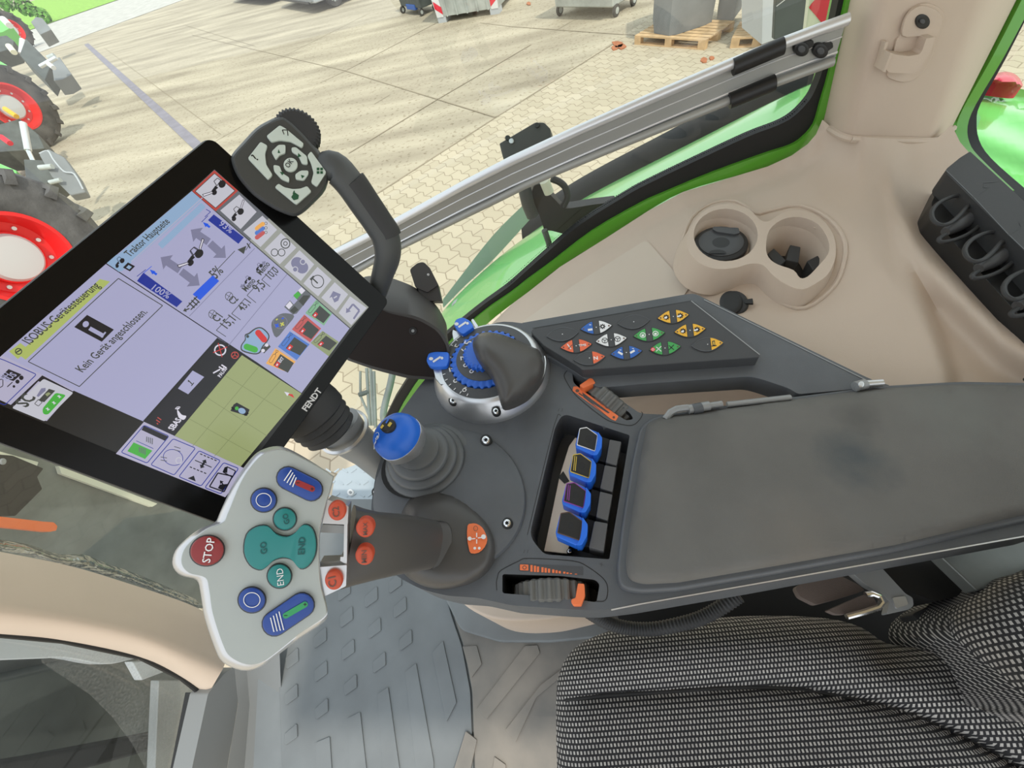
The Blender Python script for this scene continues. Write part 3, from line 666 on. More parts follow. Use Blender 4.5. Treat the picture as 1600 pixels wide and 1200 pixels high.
btn(ell(436.5, 900, 18.5, 18.5, 28), 'teal', name='end_button', extra=T('END', (612, 738), (606, 655), 'white_print'), label='small round teal END button')
dumb = cr(q7([(530, 447), (572, 485), (625, 500), (668, 480), (705, 442), (748, 455), (770, 515), (765, 590), (730, 645), (688, 657), (650, 615), (605, 603), (560, 618), (525, 650), (492, 664), (445, 640), (415, 575), (428, 490), (475, 452)]), 3)
btn(dumb, 'teal', .0042, 'rocker_button', extra=lambda k: (k.text(PH, 'GO', q7([(527, 585)])[0], q7([(523, 525)])[0], .0048, 'teal_dark', .015), k.text(PH, 'END', q7([(712, 588)])[0], q7([(716, 503)])[0], .0048, 'teal_dark', .015)), label='large teal rocker button marked GO and END')
def pillx(cs, r_, slot, m, stripes):
    def f(k):
        for a in stripes: k.poly(PH, line(*q7([a[:2]])[0], *q7([a[2:]])[0], 1.7), H1, 'white')
        k.poly(PH, pill(*q7([slot[:2]])[0], *q7([slot[2:]])[0], 4.6), H1, m); 
        for s, e in ((0, 1), (1, 0)):
            x, y = q7([slot[2*s:2*s+2]])[0]; k.poly(PH, line(x-2.5, y, x+2.5, y, 1.1), H1+.0002, 'black')
            if s: k.poly(PH, line(x, y-2.5, x, y+2.5, 1.1), H1+.0002, 'black')
    btn(pill(*q7([cs[:2]])[0], *q7([cs[2:]])[0], r_), 'blue', name='rocker_pill', extra=f, label='blue oblong button with a %s slot' % ('red' if 'red' in m else 'green'))
pillx((632, 212, 745, 268), 17.5, (680, 235, 750, 265), 'red_slot', [(612+i*14, 225-0+i*10, 648+i*8, 172+i*12) for i in range(4)])
pillx((565, 930, 700, 838), 19, (620, 890, 715, 835), 'green_slot', [(545+i*14, 900-i*10, 562+i*16, 970-i*3) for i in range(4)])
# neck tabs
b = B(); PN = dp(525, 850, .318, (.25, .05, 1))
b.prism(PH, rd(q7([(826, 318), (930, 350), (926, 442), (800, 436)]), 1.5), -.02, -.003, 'silver'); b.prism(PH, rd(q7([(788, 650), (922, 640), (918, 745), (812, 795), (806, 760)]), 1.5), -.02, -.003, 'silver')
b.prism(PH, q7([(908, 440), (925, 440), (922, 640), (888, 620), (890, 600), (905, 600)]), -.02, -.005, 'silver'); b.prism(PH, rd(q7([(800, 440), (922, 446), (908, 486), (792, 480)]), 1), -.022, -.008, 'arm_grey'); b.prism(PH, rd(q7([(790, 625), (870, 622), (920, 615), (918, 650), (792, 660)]), 1), -.022, -.008, 'arm_grey')
b.build('neck', mj, bevel=.0008)
for nm, x, y, lab in (('C2', 526, 799, 'C2'), ('C1', 521, 908, 'C1')):
    k = B(); k.disc(PH, x, y, 14.2, -.004, .002, 'orange_btn', .4, rpy=15.5); dxy = (4, 7, 2, -8)
    k.text(PH, nm, (x+5, y+8), (x+3, y-8), .0024, 'brown', .01); k.build('cruise_button', mj, ang=50, label='round orange red button marked '+lab)
PM = dp(570, 850, .321, (.22, .05, 1))
for nm, x, y in (('MAX', 570, 826), ('MIN', 569, 869.5)):
    k = B(); k.disc(PM, x, y, 14.5, -.008, .003, 'orange_btn', .3, rpy=15); k.text(PM, nm, (x+4, y+10), (x+4, y-10), .0034, 'brown', .01); k.build('speed_button', mj, ang=50, label='round orange button marked '+nm)
# orange sticker on hub
sp = q6([(715, 680), (735, 668), (765, 668), (800, 690), (822, 730), (830, 765), (815, 805), (780, 838), (735, 842), (722, 810), (712, 750)])
b = relief([tuple(p) for p in cr(sp, 2)], lambda x, y: hubz(x, y)+nrm(EYE-hubz(x, y))*.0016, 4, 'orange', skirt=0); vs = [hubz(*p) for p in sp]; c = hubz(*np.mean(np.array(sp), 0))
_n2 = np.cross(vs[5]-vs[0], vs[8]-vs[2]); _n2 = _n2 if _n2[2] > 0 else -_n2; PS = Pl(c+nrm(EYE-c)*.0032, _n2)
for a in ([(768, 722), (768, 748)], [(768, 760), (768, 785)], [(740, 758), (760, 755)], [(775, 752), (795, 750)]): b.poly(PS, line(*q6([a[0]])[0], *q6([a[1]])[0], 1.6), .0002, 'white')
for x, y, r_ in ((727, 756, 3.2), (808, 745, 3.8), (757, 812, 2.2), (783, 812, 2.2)): b.poly(PS, ell(*q6([(x, y)])[0], r_, r_, 12), .0002, 'white')
ringline(PS, b, ell(*q6([(762, 696)])[0], 3.6, 4.2, 16), .8, .0002, 'brown')
b.build('gate_sticker', mj, smooth=False, label='orange sticker with white direction arrows')
# =============================================================== TERMINAL
d1 = np.array([618, -622, -F]); d1 /= np.linalg.norm(d1)
d2 = np.array([646, 1337, -F]); d2 = d2-d1*(d1@d2); d2 /= np.linalg.norm(d2)
nS = np.cross(d1, d2); nS = nS if nS[2] > 0 else -nS
PT = Pl(D(325, 210, .3606), c2w(nS))
A_, B_, C_ = PT.q(328, 209), PT.q(611, 470), PT.q(366, 830); D_ = A_+(C_-B_)
def ppx(p): return proj(p)
term = thing('display_terminal', (A_+B_+C_+D_)/4-PT.n*.035, 'black touchscreen terminal with a lit lavender and olive screen, tilted above the console', 'screen')
# housing: outlined in true rectangle on the plane
ex = nrm(B_-A_); ey = nrm(C_-B_); ey = nrm(ey-ex*(ex@ey)); W_ = np.linalg.norm(B_-A_); L_ = np.linalg.norm(C_-B_)
def uv(u, v): return A_+ex*u+ey*v
def rrect(u0, v0, u1, v1, r, n=5):
    o = []
    for cx_, cy_, a0 in ((u0+r, v0+r, 180), (u1-r, v0+r, 270), (u1-r, v1-r, 0), (u0+r, v1-r, 90)):
        for k in range(n+1): t = math.radians(a0+90*k/n); o.append((cx_+r*math.cos(t), cy_+r*math.sin(t)))
    return o
def prect(b, rr, h0, h1, m, g=0):
    top = [uv(*p)+PT.n*h1 for p in rr]; low = [uv(*p)+PT.n*h0 for p in rr]; return b.loft([low, top], m)
prect(B(), rrect(0, 0, W_, L_, .008), -.035, -.003, 'housing').build('housing', term, bevel=.003, seg=3)
prect(B(), rrect(.0016, .0016, W_-.0016, L_-.0016, .007), -.004, 0, 'glassblack').build('front_glass', term, bevel=.0006)
scr = B()
def sp(pts, m, lv=1): scr.poly(PT, pts, .0002+.00006*lv, m)
def sl(x0, y0, x1, y1, w, m, lv=3): sp(line(x0, y0, x1, y1, w), m, lv)
def sr(pts, w, m, lv=3):
    for i in range(len(pts)): a, c = pts[i-1], pts[i]; sl(*a, *c, w, m, lv)
def stx(s, p0, p1, m, lv=5, bold=.012, hs=1.25): scr.text(PT, s, p0, p1, .0002+.00006*lv, m, bold, hs)
def ext(a, c, X):  # point on line a-c at x = X
    t = (X-a[0])/(c[0]-a[0]); return (X, a[1]+(c[1]-a[1])*t)
oL = -60
sp([(335, 265), (576, 480), (352, 777), (-58, 609)], 's_bg', 0)
sp([(166, 412), (340, 528), (224, 658.5), (115.5, 610.5), (69, 587), (3, 555)], 's_lav')
sp([(300, 298), (166, 412), (340, 528), (400, 565), (471, 614), (547, 512)], 's_lav')
sp([(335, 265), (576, 480), (547, 513), (300, 298)], 's_mgrey', 1)
sp([(420, 341), (576, 480), (547, 513), (390, 376)], 's_grey', 2)
sl(166, 412, 400, 566, 1.5, 's_blk'); sl(340, 528, 224, 658, 1.2, 's_blk'); sl(300, 298, 547, 513, 1.5, 's_dk')
sp([(341, 529), (226, 659), (272, 680.5), (378, 555)], 's_blk', 2)
sp([(378, 555), (273, 681), (376, 729), (471, 615)], 's_map', 2)
for a, c in (((352, 587), (446, 644)), ((323, 621), (417, 681)), ((295, 654), (393, 708)), ((405, 572), (301, 697)), ((438, 595), (335, 713))): sl(*a, *c, .8, 's_mapl', 3)
sp([(225, 659), (181, 709), (352, 777), (384, 733), (376, 729)], 's_lav2', 2)
sp([(3, 555), (69, 587), (117, 608), (80, 650), (73, 658), (0, 625), (-48, 603)], 's_lav2', 1)
# title strips
sp([(28, 553), (40, 562), (172, 440), (156, 436)], 's_grn', 2); sp([(14, 549), (28, 561), (45, 546), (32, 536)], 's_grn', 2)
ol = ell(29, 549, 5, 4.5, 14); sr(ol, 1.6, 's_dk', 4); sl(25, 551, 33, 546, 2, 's_dk', 4)
stx('ISOBUS-Gerätesteuerung', (47, 538.5), (157, 447), 's_dk')
sp([(170, 410), (190, 424), (330, 300), (300, 298)], 's_lblue', 2); sp([(167, 411), (186, 425), (200, 413), (182, 398)], 's_lblue', 3)
sl(205, 409, 325, 301, 1.5, 's_lav2', 4); sl(250, 385, 318, 320, 10, 's_lblue', 2)
stx('Traktor Hauptseite', (203, 402), (266, 347), 's_dk', 5)
sp([(192, 418), (203, 424), (211, 416), (200, 410)], 's_blk', 5); sp([(197, 418), (202, 421), (206, 417), (201, 414)], 's_lblue', 6)
def tractor(x, y, s, m='s_blk', lift=-1, lv=6):
    e1 = np.array([.66, -.62])*s; e2 = np.array([-.5, -.62])*s   # right and up on the screen
    g = lambda a, c: tuple(np.array([x, y])+e1*a+e2*c)
    sp([g(*p) for p in ell(8, 0, 6, 6, 16)], m, lv); sp([g(*p) for p in ell(-9, -1.5, 4.2, 4.2, 14)], m, lv)
    sp([g(-11, 0), (g(-11, 4)), g(-1, 6), g(0, 0)], m, lv)
    sr([g(0, 4), g(1, 13), g(8, 13), g(10, 6)], .9*s, m, lv)
    if lift: L = [g(11, 2), g(12, 6), g(24, 14), g(25, 11)] if lift > 0 else [g(-10, -1), g(-12, 3), g(-25, 10), g(-25, 6)]; sp(L, 's_white', lv+1); sr(L, .8*s, m, lv+2)
tractor(187, 411, .75, lift=0)
# information box
sr([(185, 435), (254, 477.5), (124, 604), (44, 565)], 1.3, 's_dk')
sp([(136, 492), (178, 515), (159, 534), (116, 511)], 's_blk', 4); sp(ell(134, 506.5, 5.2, 4.6, 16, -40), 's_lav', 5); sp(line(140, 513, 162, 525, 6.5), 's_lav', 5); sp(line(143, 511, 139, 516, 2.5), 's_lav', 5); sp(line(158, 527, 165, 519, 2.5), 's_lav', 5)
stx('Kein Gerät angeschlossen.', (129, 582), (231, 488), 's_dk')
# bars
sp([(224, 426), (285, 471), (276, 480), (214, 439)], 's_navy', 3); stx('100%', (236, 452), (262, 467), 's_lav', 5)
sp([(334, 335), (381, 371), (372.5, 381), (325, 344)], 's_navy', 3); stx('93%', (341, 351), (360, 365), 's_lav', 5)
sp([(332.5, 430), (342.5, 439), (312.5, 469), (301, 460)], 's_blue', 3); stx('5%', (338, 436), (350, 424), 's_dk')
sl(325, 337, 315, 347, 1, 's_navy'); sl(329, 331, 320, 339, 1, 's_navy'); sl(329, 331, 322, 327, 1, 's_navy'); sl(228, 421, 214, 432, 1, 's_navy'); sl(237, 416, 224, 427, 1, 's_blue')
for x, y in ((322, 351), (239, 425)): sp([(x-5, y-4), (x+4, y-1), (x-1, y+4)], 's_blue', 4); sl(x, y, x+6, y+4, 3.5, 's_blue', 4)
def arrow(x0, y0, x1, y1, w, hw, hl, m='s_arrow', lv=3):
    a, c = np.array([x0, y0], float), np.array([x1, y1], float); u = (c-a)/np.linalg.norm(c-a); n = np.array([-u[1], u[0]]); h = c-u*hl
    sp([tuple(p) for p in (a+n*w/2, h+n*w/2, h+n*hw/2, c, h-n*hw/2, h-n*w/2, a-n*w/2)], m, lv)
arrow(326, 378, 298, 359, 12, 27, 14); arrow(328, 380, 353, 403, 12, 27, 15); arrow(281, 422, 251, 402, 12, 27, 14); arrow(283, 424, 312, 446, 12, 27, 15)
tractor(305, 402, 1.25, lift=1); tractor(304, 403, 1.25, lift=-1, lv=8)
sl(367, 392, 330, 431, 1, 's_dk'); sp([(371, 390), (385, 384), (381, 397)], 's_dk', 5); sl(386, 380, 391, 388, 2, 's_dk', 5); sl(392, 378, 384, 391, 1, 's_dk', 5)
for k in range(3): sl(295+k*4, 470-k*4+3, 304+k*4, 478-k*4+3, 2, 's_dk', 5)
sl(292, 480, 308, 463, 1.8, 's_dk', 5); sl(298, 484, 311, 471, 1.8, 's_dk', 5); arrow(296, 482, 286, 486, 2, 7, 5, 's_dk', 5)
sl(296, 494, 398, 388, .9, 's_arrow'); sl(357, 540, 449, 428, .9, 's_arrow')
# memo figures
for t, a, c in (('15,1', (355, 514), (369, 500)), ('43,1', (380, 487), (392.5, 473)), ('9,5', (404, 457.5), (416, 446)), ('10,0', (423.5, 437), (436.5, 424))): stx(t, a, c, 's_dk')
for L in (((360, 493), (338, 516), (353, 526)), ((383, 466), (362, 490), (376, 500)), ((405, 441), (386, 461.5), (400, 473)), ((428, 416), (409, 437), (422, 448))):
    sl(*L[0], *L[1], 1, 's_dk'); sl(*L[1], *L[2], 1, 's_dk')
stx('C1', (340, 504), (348.5, 495), 's_dk', 5, .02); stx('C2', (364.5, 476.5), (373, 467.5), 's_dk', 5, .02)
for x, y in ((332, 491), (358, 463)): sr(ell(x, y, 6, 6.5, 12), .9, 's_dk', 4); sl(x-5, y-3, x+5, y+3, .8, 's_dk', 5); sl(x-3, y+5, x+3, y-5, .8, 's_dk', 5)
stx('Memo', (385, 456), (400, 439), 's_dk', 5, .02); stx('Memo', (408, 430.5), (422.5, 413), 's_dk', 5, .02)
tractor(387, 438, .55, lift=0); tractor(405, 418, .55, lift=0); arrow(383, 444, 375, 449, 3, 7, 5); arrow(409, 414, 415, 408, 3, 7, 5)
# icon column
cells = [((335, 266), (372, 298), (337, 330), (300, 299)), ((374, 304), (401, 331), (376, 358), (344, 329)), ((410, 337), (433, 359), (407, 386), (380, 362)), ((439, 364), (463, 387), (437, 413), (413, 390)),
         ((468, 391), (491, 413), (470, 439), (444, 417)), ((496, 417), (518, 437), (497, 463), (474, 443)), ((523, 441), (544, 460), (525, 485), (502, 465)), ((547, 463), (573, 481), (549, 508), (529, 489))]
for i, c in enumerate(cells):
    if i == 0: sp(c, 's_redrim', 3); c = inset(c, 5)
    sp(c, 's_icon', 4)
    if i == 0: sr([tuple(p) for p in c], 1, 's_dk', 5)
    x, y = np.mean(np.array(c), 0)
    if i == 0: tractor(x+5, y-5, 1.15, lift=-1)
    elif i == 1: tractor(x-3, y+5, 1.0, lift=1)
    elif i == 2:
        for k, mm in enumerate(('s_or', 's_b2', 's_pink')): sp(pill(x-6, y+2-6+k*7, x+3, y-5-6+k*7, 3.4), mm, 5); sr(ell(x+8, y-12+k*7, 2, 2.2, 10), .7, 's_dk', 5)
    elif i == 3: sr(ell(x-9, y+6, 5.3, 5.6, 16), 1.2, 's_dk', 5); sr(ell(x+2, y+6, 5.3, 5.6, 16), 1.2, 's_dk', 5); sr(ell(x+8, y-8, 7, 7.5, 14), 1.6, 's_dk', 5); sr(ell(x+8, y-8, 3, 3, 10), 1.2, 's_dk', 5)
    elif i == 4: sp(pill(x-4, y-4, x+4, y+3, 9.5), 's_arrow', 5); sp(ell(x-7, y+6, 4.8, 4.8, 12), 's_icon', 6); sp(ell(x+5, y-6, 4.8, 4.8, 12), 's_icon', 6); sp(ell(x-7, y+6, 3.4, 3.4, 12), 's_arrow', 7); sp(ell(x+5, y-6, 3.4, 3.4, 12), 's_arrow', 7)
    elif i == 5: sr(ell(x, y, 9.5, 10, 22), 1.3, 's_dk', 5); stx('T', (x-3, y+5), (x+2.5, y-.5), 's_dk', 6, .04)
    elif i == 6: sp([(x-3, y-8), (x+9, y-3), (x+5, y+7), (x-1, y+10), (x-5, y+1), (x-9, y+3)], 's_arrow', 5); sl(x-2, y+3, x+3, y, 2, 's_icon', 6)
    else: sl(x+3, y+13, x+12, y, 3, 's_arrow', 5); sl(x+12, y, x+2, y-10, 3, 's_arrow', 5); arrow(x+2, y-10, x-9, y+4, 3, 9, 7, 's_arrow', 6)
# joystick pictogram, gauge, ballast, valve tiles
k2 = lambda L: C(L, 6.667, 360, 400)
sp(k2(cr([(150, 820), (190, 800), (260, 750), (330, 745), (400, 810), (400, 870), (340, 950), (310, 1010), (240, 1025), (120, 990), (110, 930), (150, 870)], 3)), 's_dk', 3); sp(k2(cr([(160, 830), (200, 812), (265, 762), (325, 757), (388, 815), (388, 865), (330, 940), (300, 1000), (240, 1012), (130, 980), (122, 930), (160, 875)], 3)), 's_lblue', 4)
sp(k2(pill(290, 800, 350, 870, 32)), 's_red', 5); sp(k2(pill(170, 945, 255, 975, 32)), 's_green', 5); sp(k2(ell(180, 838, 16, 16, 12)), 's_dk', 5); sp(k2([(320, 970), (390, 910), (420, 945), (350, 1015)]), 's_dk', 4); sp(k2(ell(340, 985, 20, 18, 12)), 's_white', 5); sp(k2(ell(378, 928, 20, 18, 12)), 's_white', 5)
sp(k2(cr([(480, 850), (430, 750), (440, 670), (520, 605), (600, 598), (665, 630), (580, 740)], 3)), 's_mgrey', 4); sr(k2(ell(520, 690, 72, 66, 20)), .8, 's_arrow', 5)
for x, y, mm in ((485, 725, 's_blue'), (540, 710, 's_yel')): sl(*k2([(x-20, y-12)])[0], *k2([(x+20, y+12)])[0], 2, mm, 6); sl(*k2([(x-12, y+20)])[0], *k2([(x+12, y-20)])[0], 2, mm, 6)
sl(*k2([(475, 668)])[0], *k2([(492, 655)])[0], 2, 's_yel', 6); sl(*k2([(535, 655)])[0], *k2([(555, 645)])[0], 2, 's_blue', 6)
sp(k2([(560, 530), (740, 325), (840, 400), (830, 430), (690, 600), (650, 610)]), 's_mgrey', 3)
for L, mm in (([(575, 520), (620, 470), (650, 510), (610, 555)], 's_white'), ([(620, 460), (660, 420), (700, 460), (660, 505)], 's_lav'), ([(655, 410), (700, 370), (735, 400), (690, 450)], 's_green'), ([(705, 360), (740, 325), (780, 360), (740, 400)], 's_white'), ([(620, 570), (670, 520), (710, 560), (660, 600)], 's_dk'), ([(710, 470), (760, 410), (830, 410), (760, 520)], 's_dk')): sp(k2(L), mm, 4)
tl = [([(895, 455), (1060, 600), (975, 725), (780, 595)], 's_lg'), ([(770, 610), (945, 755), (830, 900), (640, 765)], 's_pink'), ([(620, 785), (825, 920), (690, 1085), (495, 945)], 's_b2'), ([(470, 960), (680, 1100), (590, 1210), (370, 1120)], 's_or'), ([(960, 780), (1130, 895), (1025, 1045), (835, 905)], 's_og')]
for L, mm in tl:
    P4 = np.array(k2(L)); sp([tuple(p) for p in P4], mm, 3); a, bb, c, d = P4
    g = lambda u, v: tuple(a+(bb-a)*u+(d-a)*v)
    sp([g(.3, .12), g(.97, .12), g(.97, .75), g(.3, .85)], 's_dk', 4); sp([g(.34, .55), g(.5, .55), g(.5, .85), g(.34, .85)], 's_red', 5); sp([g(.39, .65), g(.45, .65), g(.45, .78), g(.39, .78)], 's_white', 6)
    sp(pill(*g(.12, .75), *g(.12, .38), 2.4), mm, 5); sr(pill(*g(.12, .75), *g(.12, .38), 2.4, 5), .6, 's_dk', 6); sr(ell(*g(.12, .1), 1.8, 1.8, 8), .6, 's_dk', 6); sl(*g(.12, .18), *g(.12, .3), 1, 's_dk', 6)
stx('EXT', (438, 567), (444, 560), 's_white', 7, .03)
# status strip and map
sr(ell(344, 547, 8.5, 8, 20), 2.2, 's_white', 4); sl(333, 551, 355, 542, 1.3, 's_red', 5); sl(341, 536, 347, 558, 1.3, 's_red', 5); sr(ell(367, 555, 5.5, 5, 16), 1.6, 's_redrim', 4)
for a in (30, 150, 270): sl(367, 555, 367+5*math.cos(math.radians(a)), 555+4.5*math.sin(math.radians(a)), 1.3, 's_redrim', 5)
sl(333, 583, 344, 577, 2.2, 's_white', 4); sl(342, 573, 350, 578, 2.2, 's_white', 4); sl(346, 570, 354, 575, 2.2, 's_white', 4)
stx('PAUSE', (345, 590), (355, 576), 's_white', 5, .02)
sp([(301, 579), (319, 589), (294, 616), (278, 607)], 's_lav', 4); sl(294, 594, 301, 601, 1.6, 's_dk', 6); sl(299, 603, 303, 598, 1.4, 's_dk', 6); sl(294, 594, 294.5, 597, 1.2, 's_dk', 6)
stx('SBAS', (270.5, 673), (284, 656), 's_white', 5, .03); sp(cr([(277, 640), (284, 648), (291, 650), (287, 656), (279, 652)], 3), 's_white', 5)
for r_ in (3, 5.5): sr(ell(279, 641, r_, r_, 6, 0, 200, 300), .9, 's_white', 5)
sl(246, 652, 252, 656, 1.6, 's_redrim', 5); sl(244, 656, 250, 660, 1.6, 's_redrim', 5); sl(245, 661, 247, 663, 1.6, 's_redrim', 5)
sp([(365, 632), (370, 629), (390, 640), (386, 650), (360, 642)], 's_blk', 5); sp(ell(378, 642, 6, 4.5, 14, 20), 's_lblue', 6); sp(ell(370, 638, 3, 3, 10), 's_green', 6); sl(362, 636, 366, 640, 3, 's_blk', 5); sl(382, 649, 388, 645, 3, 's_blk', 5)
sp([(447, 615), (457, 616), (460, 622)], 's_red', 5); sp([(444, 612), (452, 614), (449, 619)], 's_white', 6)
# softkeys along the lower edge
def cell4(L, r=3, w=1.3): pts = [tuple(p) for p in rd(L, r)]; sr(pts, w, 's_navy', 4)
k3 = lambda L: C(L, 6.154, 160, 640)
cell4(k3([(400, 150), (640, 255), (430, 515), (180, 410)])); sp(k3([(400, 155), (635, 260), (600, 300), (375, 195)]), 's_blk', 5); sp(k3([(300, 315), (480, 395), (410, 475), (240, 400)]), 's_green', 5)
for x, y in ((455, 290), (385, 390)):
    for j in range(4): sl(*k3([(x-28+j*18, y-30+j*5)])[0], *k3([(x-28+j*18-2, y+20+j*8)])[0], 1.6, 's_mgrey', 6)
sl(*k3([(325, 300)])[0], *k3([(490, 375)])[0], .9, 's_navy', 5)
cell4(k3([(680, 280), (895, 370), (690, 630), (465, 530)])); sr(k3(ell(680, 460, 95, 75, 26, 15)), 1, 's_navy', 5); sp(k3(ell(735, 490, 33, 33, 16)), 's_icon', 6); sp(k3(ell(735, 490, 24, 24, 16)), 's_lav2', 7)
for y in (355, 385): sl(*k3([(690, y)])[0], *k3([(750, y+18)])[0], 1, 's_dk', 6)
for y in (455, 485): sl(*k3([(560, y)])[0], *k3([(620, y+10)])[0], 1, 's_dk', 6)
cell4(k3([(930, 395), (1135, 490), (950, 735), (735, 645)]))
for (x0, y0, x1, y1) in ((940, 425, 1110, 497), (840, 550, 1010, 620)):
    for j in range(5): a = j/5; e = a+.13; sl(*k3([(x0+(x1-x0)*a, y0+(y1-y0)*a)])[0], *k3([(x0+(x1-x0)*e, y0+(y1-y0)*e)])[0], 1.6, 's_blk', 6)
sl(*k3([(890, 487)])[0], *k3([(1050, 555)])[0], 1.4, 's_blk', 6); arrow(*k3([(968, 525)])[0], *k3([(995, 480)])[0], 3.5, 9, 5, 's_blk', 6); arrow(*k3([(968, 525)])[0], *k3([(945, 565)])[0], 3.5, 9, 5, 's_blk', 6); sp(k3([(880, 635), (897, 690), (820, 660)]), 's_blk', 6)
cell4(k3([(1165, 510), (1310, 565), (1140, 810), (985, 750)])); sr(k3([(1110, 610), (1250, 640), (1170, 790), (1030, 740)]), 2, 's_blk', 5); sr(k3([(1200, 550), (1280, 590), (1250, 650), (1160, 600)]), 1.6, 's_blk', 5); sp(k3([(1175, 555), (1205, 545), (1200, 610), (1155, 600)]), 's_blk', 6); sp(k3([(1130, 720), (1205, 715), (1160, 780), (1110, 755)]), 's_blk', 6); arrow(*k3([(1160, 720)])[0], *k3([(1130, 680)])[0], 2, 7, 5, 's_blk', 6)
# left softkeys: ISO BUS and SC
k4 = lambda L: C(L, 6.667, 0, 540)
cell4(k4([(-200, 70), (40, 150), (380, 300), (50, 620), (-300, 470)]))
sp(k4([(90, 245), (225, 300), (140, 370), (10, 325)]), 's_blk', 5); stx('ISO', (5, 592), (14.5, 584.5), 's_lav', 6, .02); stx('BUS', (12, 597), (27, 586), 's_lav', 6, .02)
for x, y, r_ in ((222, 335, 24), (182, 375, 22), (145, 425, 14)): sp(k4(ell(x, y, r_, r_, 14)), 's_blk', 5)
sl(*k4([(75, 430)])[0], *k4([(130, 380)])[0], 1.4, 's_blk', 5); sr(k4(rd([(-60, 360), (30, 350), (30, 420), (-60, 470)], 10)), 1.2, 's_blk', 5)
sp(k4([(440, 310), (765, 480), (740, 520), (400, 370), (150, 630), (110, 620)]), 's_blk', 4); sp([tuple(p) for p in rd(k4([(455, 345), (765, 490), (465, 790), (125, 650)]), 3)], 's_icon', 5)
stx('SC', (41, 637), (56.5, 621), 's_dk', 7, .03)
sp([tuple(p) for p in rd(k4([(580, 490), (690, 515), (500, 720), (450, 715), (440, 660)]), 4)], 's_green', 7)
for x, y in ((615, 530), (560, 595), (495, 660)): sl(*k4([(x-18, y-5)])[0], *k4([(x+22, y+6)])[0], 1.2, 's_white', 8); sl(*k4([(x, y-15)])[0], *k4([(x+4, y+18)])[0], 1.4, 's_white', 8)
sp(k4([(510, 450), (575, 470), (460, 590), (400, 570)]), 's_dk', 7); sp(k4([(470, 505), (505, 485), (530, 500), (490, 530)]), 's_og', 8); sr(k4(rd([(400, 560), (440, 590), (400, 630), (360, 605)], 5)), 1, 's_dk', 7); sp(k4([(430, 445), (475, 440), (475, 470), (400, 535), (380, 525)]), 's_arrow', 7)
scr.build('lit_screen', term, smooth=False)
lg = B(); lg.text(PT, 'FENDT', (479, 643), (503.5, 610.5), .0004, 'white_print', .03)
for k in range(2):
    a = PT.q(476+k*2.6, 640-k*.4, 0)
lg.build('maker_lettering', term, smooth=False)
# --------------------------------------------------- navigation key pad with rotary knob and grab handle
PK2 = Pl(PT.q(440, 260, .020), nrm(c2w([.45, -.05, .9])))
nav = thing('navigation_keypad', PK2.q(440, 260, -.03), 'small dark keypad with grey green arrow keys and a ribbed knob at the terminal corner', 'keypad')
no = cr([(362, 242), (380, 221), (400, 200), (420, 188), (438, 181), (448, 184), (465, 198), (485, 219), (502, 240), (514, 265), (509, 296), (490, 318), (472, 334), (458, 338), (437, 331), (420, 322), (398, 307), (383, 292), (370, 275), (362, 256)], 3)
b = B(); b.loft([[PK2.q(*p, h) for p in L] for L, h in ((inset(no, 10), -.024), (inset(no, 2), -.020), (no, -.012), (inset(no, 1.5), -.003), (inset(no, 4), 0))], 'handle'); b.build('keypad_body', nav, ang=50)
b = B().prism(PK2, inset(no, 5), -.002, .0008, 'housing'); b.build('keypad_face', nav, bevel=.0008)
NK = [('arch key', [(437, 195), (446, 200), (475, 224), (472, 231), (454, 221), (437, 219), (424, 222), (416, 212)]), ('question mark key', [(407, 221), (418, 227), (414, 240), (416, 257), (426, 273), (419, 281), (387, 247)]),
      ('four squares key', [(486, 236), (510, 269), (495, 292), (486, 285), (490, 270), (486, 255), (480, 243)]), ('home key', [(435, 286), (444, 292), (458, 295), (470, 294), (480, 290), (487, 299), (463, 320), (429, 292)]),
      ('up arrow key', [(424, 237), (435, 226), (446, 226), (446, 239), (437, 242), (431, 250)]), ('right arrow key', [(455, 230), (462, 229), (480, 244), (481, 257), (472, 256), (466, 243), (456, 237)]),
      ('left arrow key', [(427, 257), (437, 259), (441, 270), (452, 277), (452, 285), (440, 280), (428, 267)]), ('down arrow key', [(461, 272), (470, 266), (482, 266), (482, 272), (475, 282), (462, 280)])]
for nm, L in NK:
    k = B(); k.prism(PK2, [tuple(p) for p in rd(L, 3)], 0, .003, 'navkey'); x, y = np.mean(np.array(L), 0); h = .0032
    if nm[0] == 'a': pathline(PK2, k, [(444, 210), (441, 203), (449, 203), (450, 212)], 1.3, h, 'black')
    elif nm[0] == 'q': k.text(PK2, '?', (402, 251), (404.3, 248), h, 'black', .02)
    elif nm[0:4] == 'four': [k.poly(PK2, [(x_-2.2, y_-2), (x_+2, y_-2.2), (x_+2.2, y_+2), (x_-2, y_+2.2)], h, 'dark_green_print') for x_ in (497, 502.5) for y_ in (264, 269.5)]
    elif nm[0:4] == 'home': k.poly(PK2, [(455, 308), (460, 300), (467, 305), (466, 311), (459, 313)], h, 'dark_green_print'); k.poly(PK2, line(458, 303, 460, 298, 2), h, 'dark_green_print')
    elif nm[0:2] == 'up': k.poly(PK2, [(434, 239), (438, 239), (435, 233)], h, 'dark_green_print')
    elif nm[0:5] == 'right': k.poly(PK2, [(466, 239), (471, 244), (465, 246)], h, 'dark_green_print')
    elif nm[0:4] == 'left': k.poly(PK2, [(437, 268), (444, 270), (441, 274)], h, 'dark_green_print')
    else: k.poly(PK2, [(470, 273), (476, 275), (472, 279)], h, 'dark_green_print')
    k.build('key', nav, bevel=.0008, label='grey green '+nm)
k = B(); k.disc(PK2, 454, 257, 11, 0, .003, 'navkey'); k.text(PK2, 'OK', (451, 263), (459, 252), .0033, 'black', .01); k.build('key', nav, label='round grey green OK key')
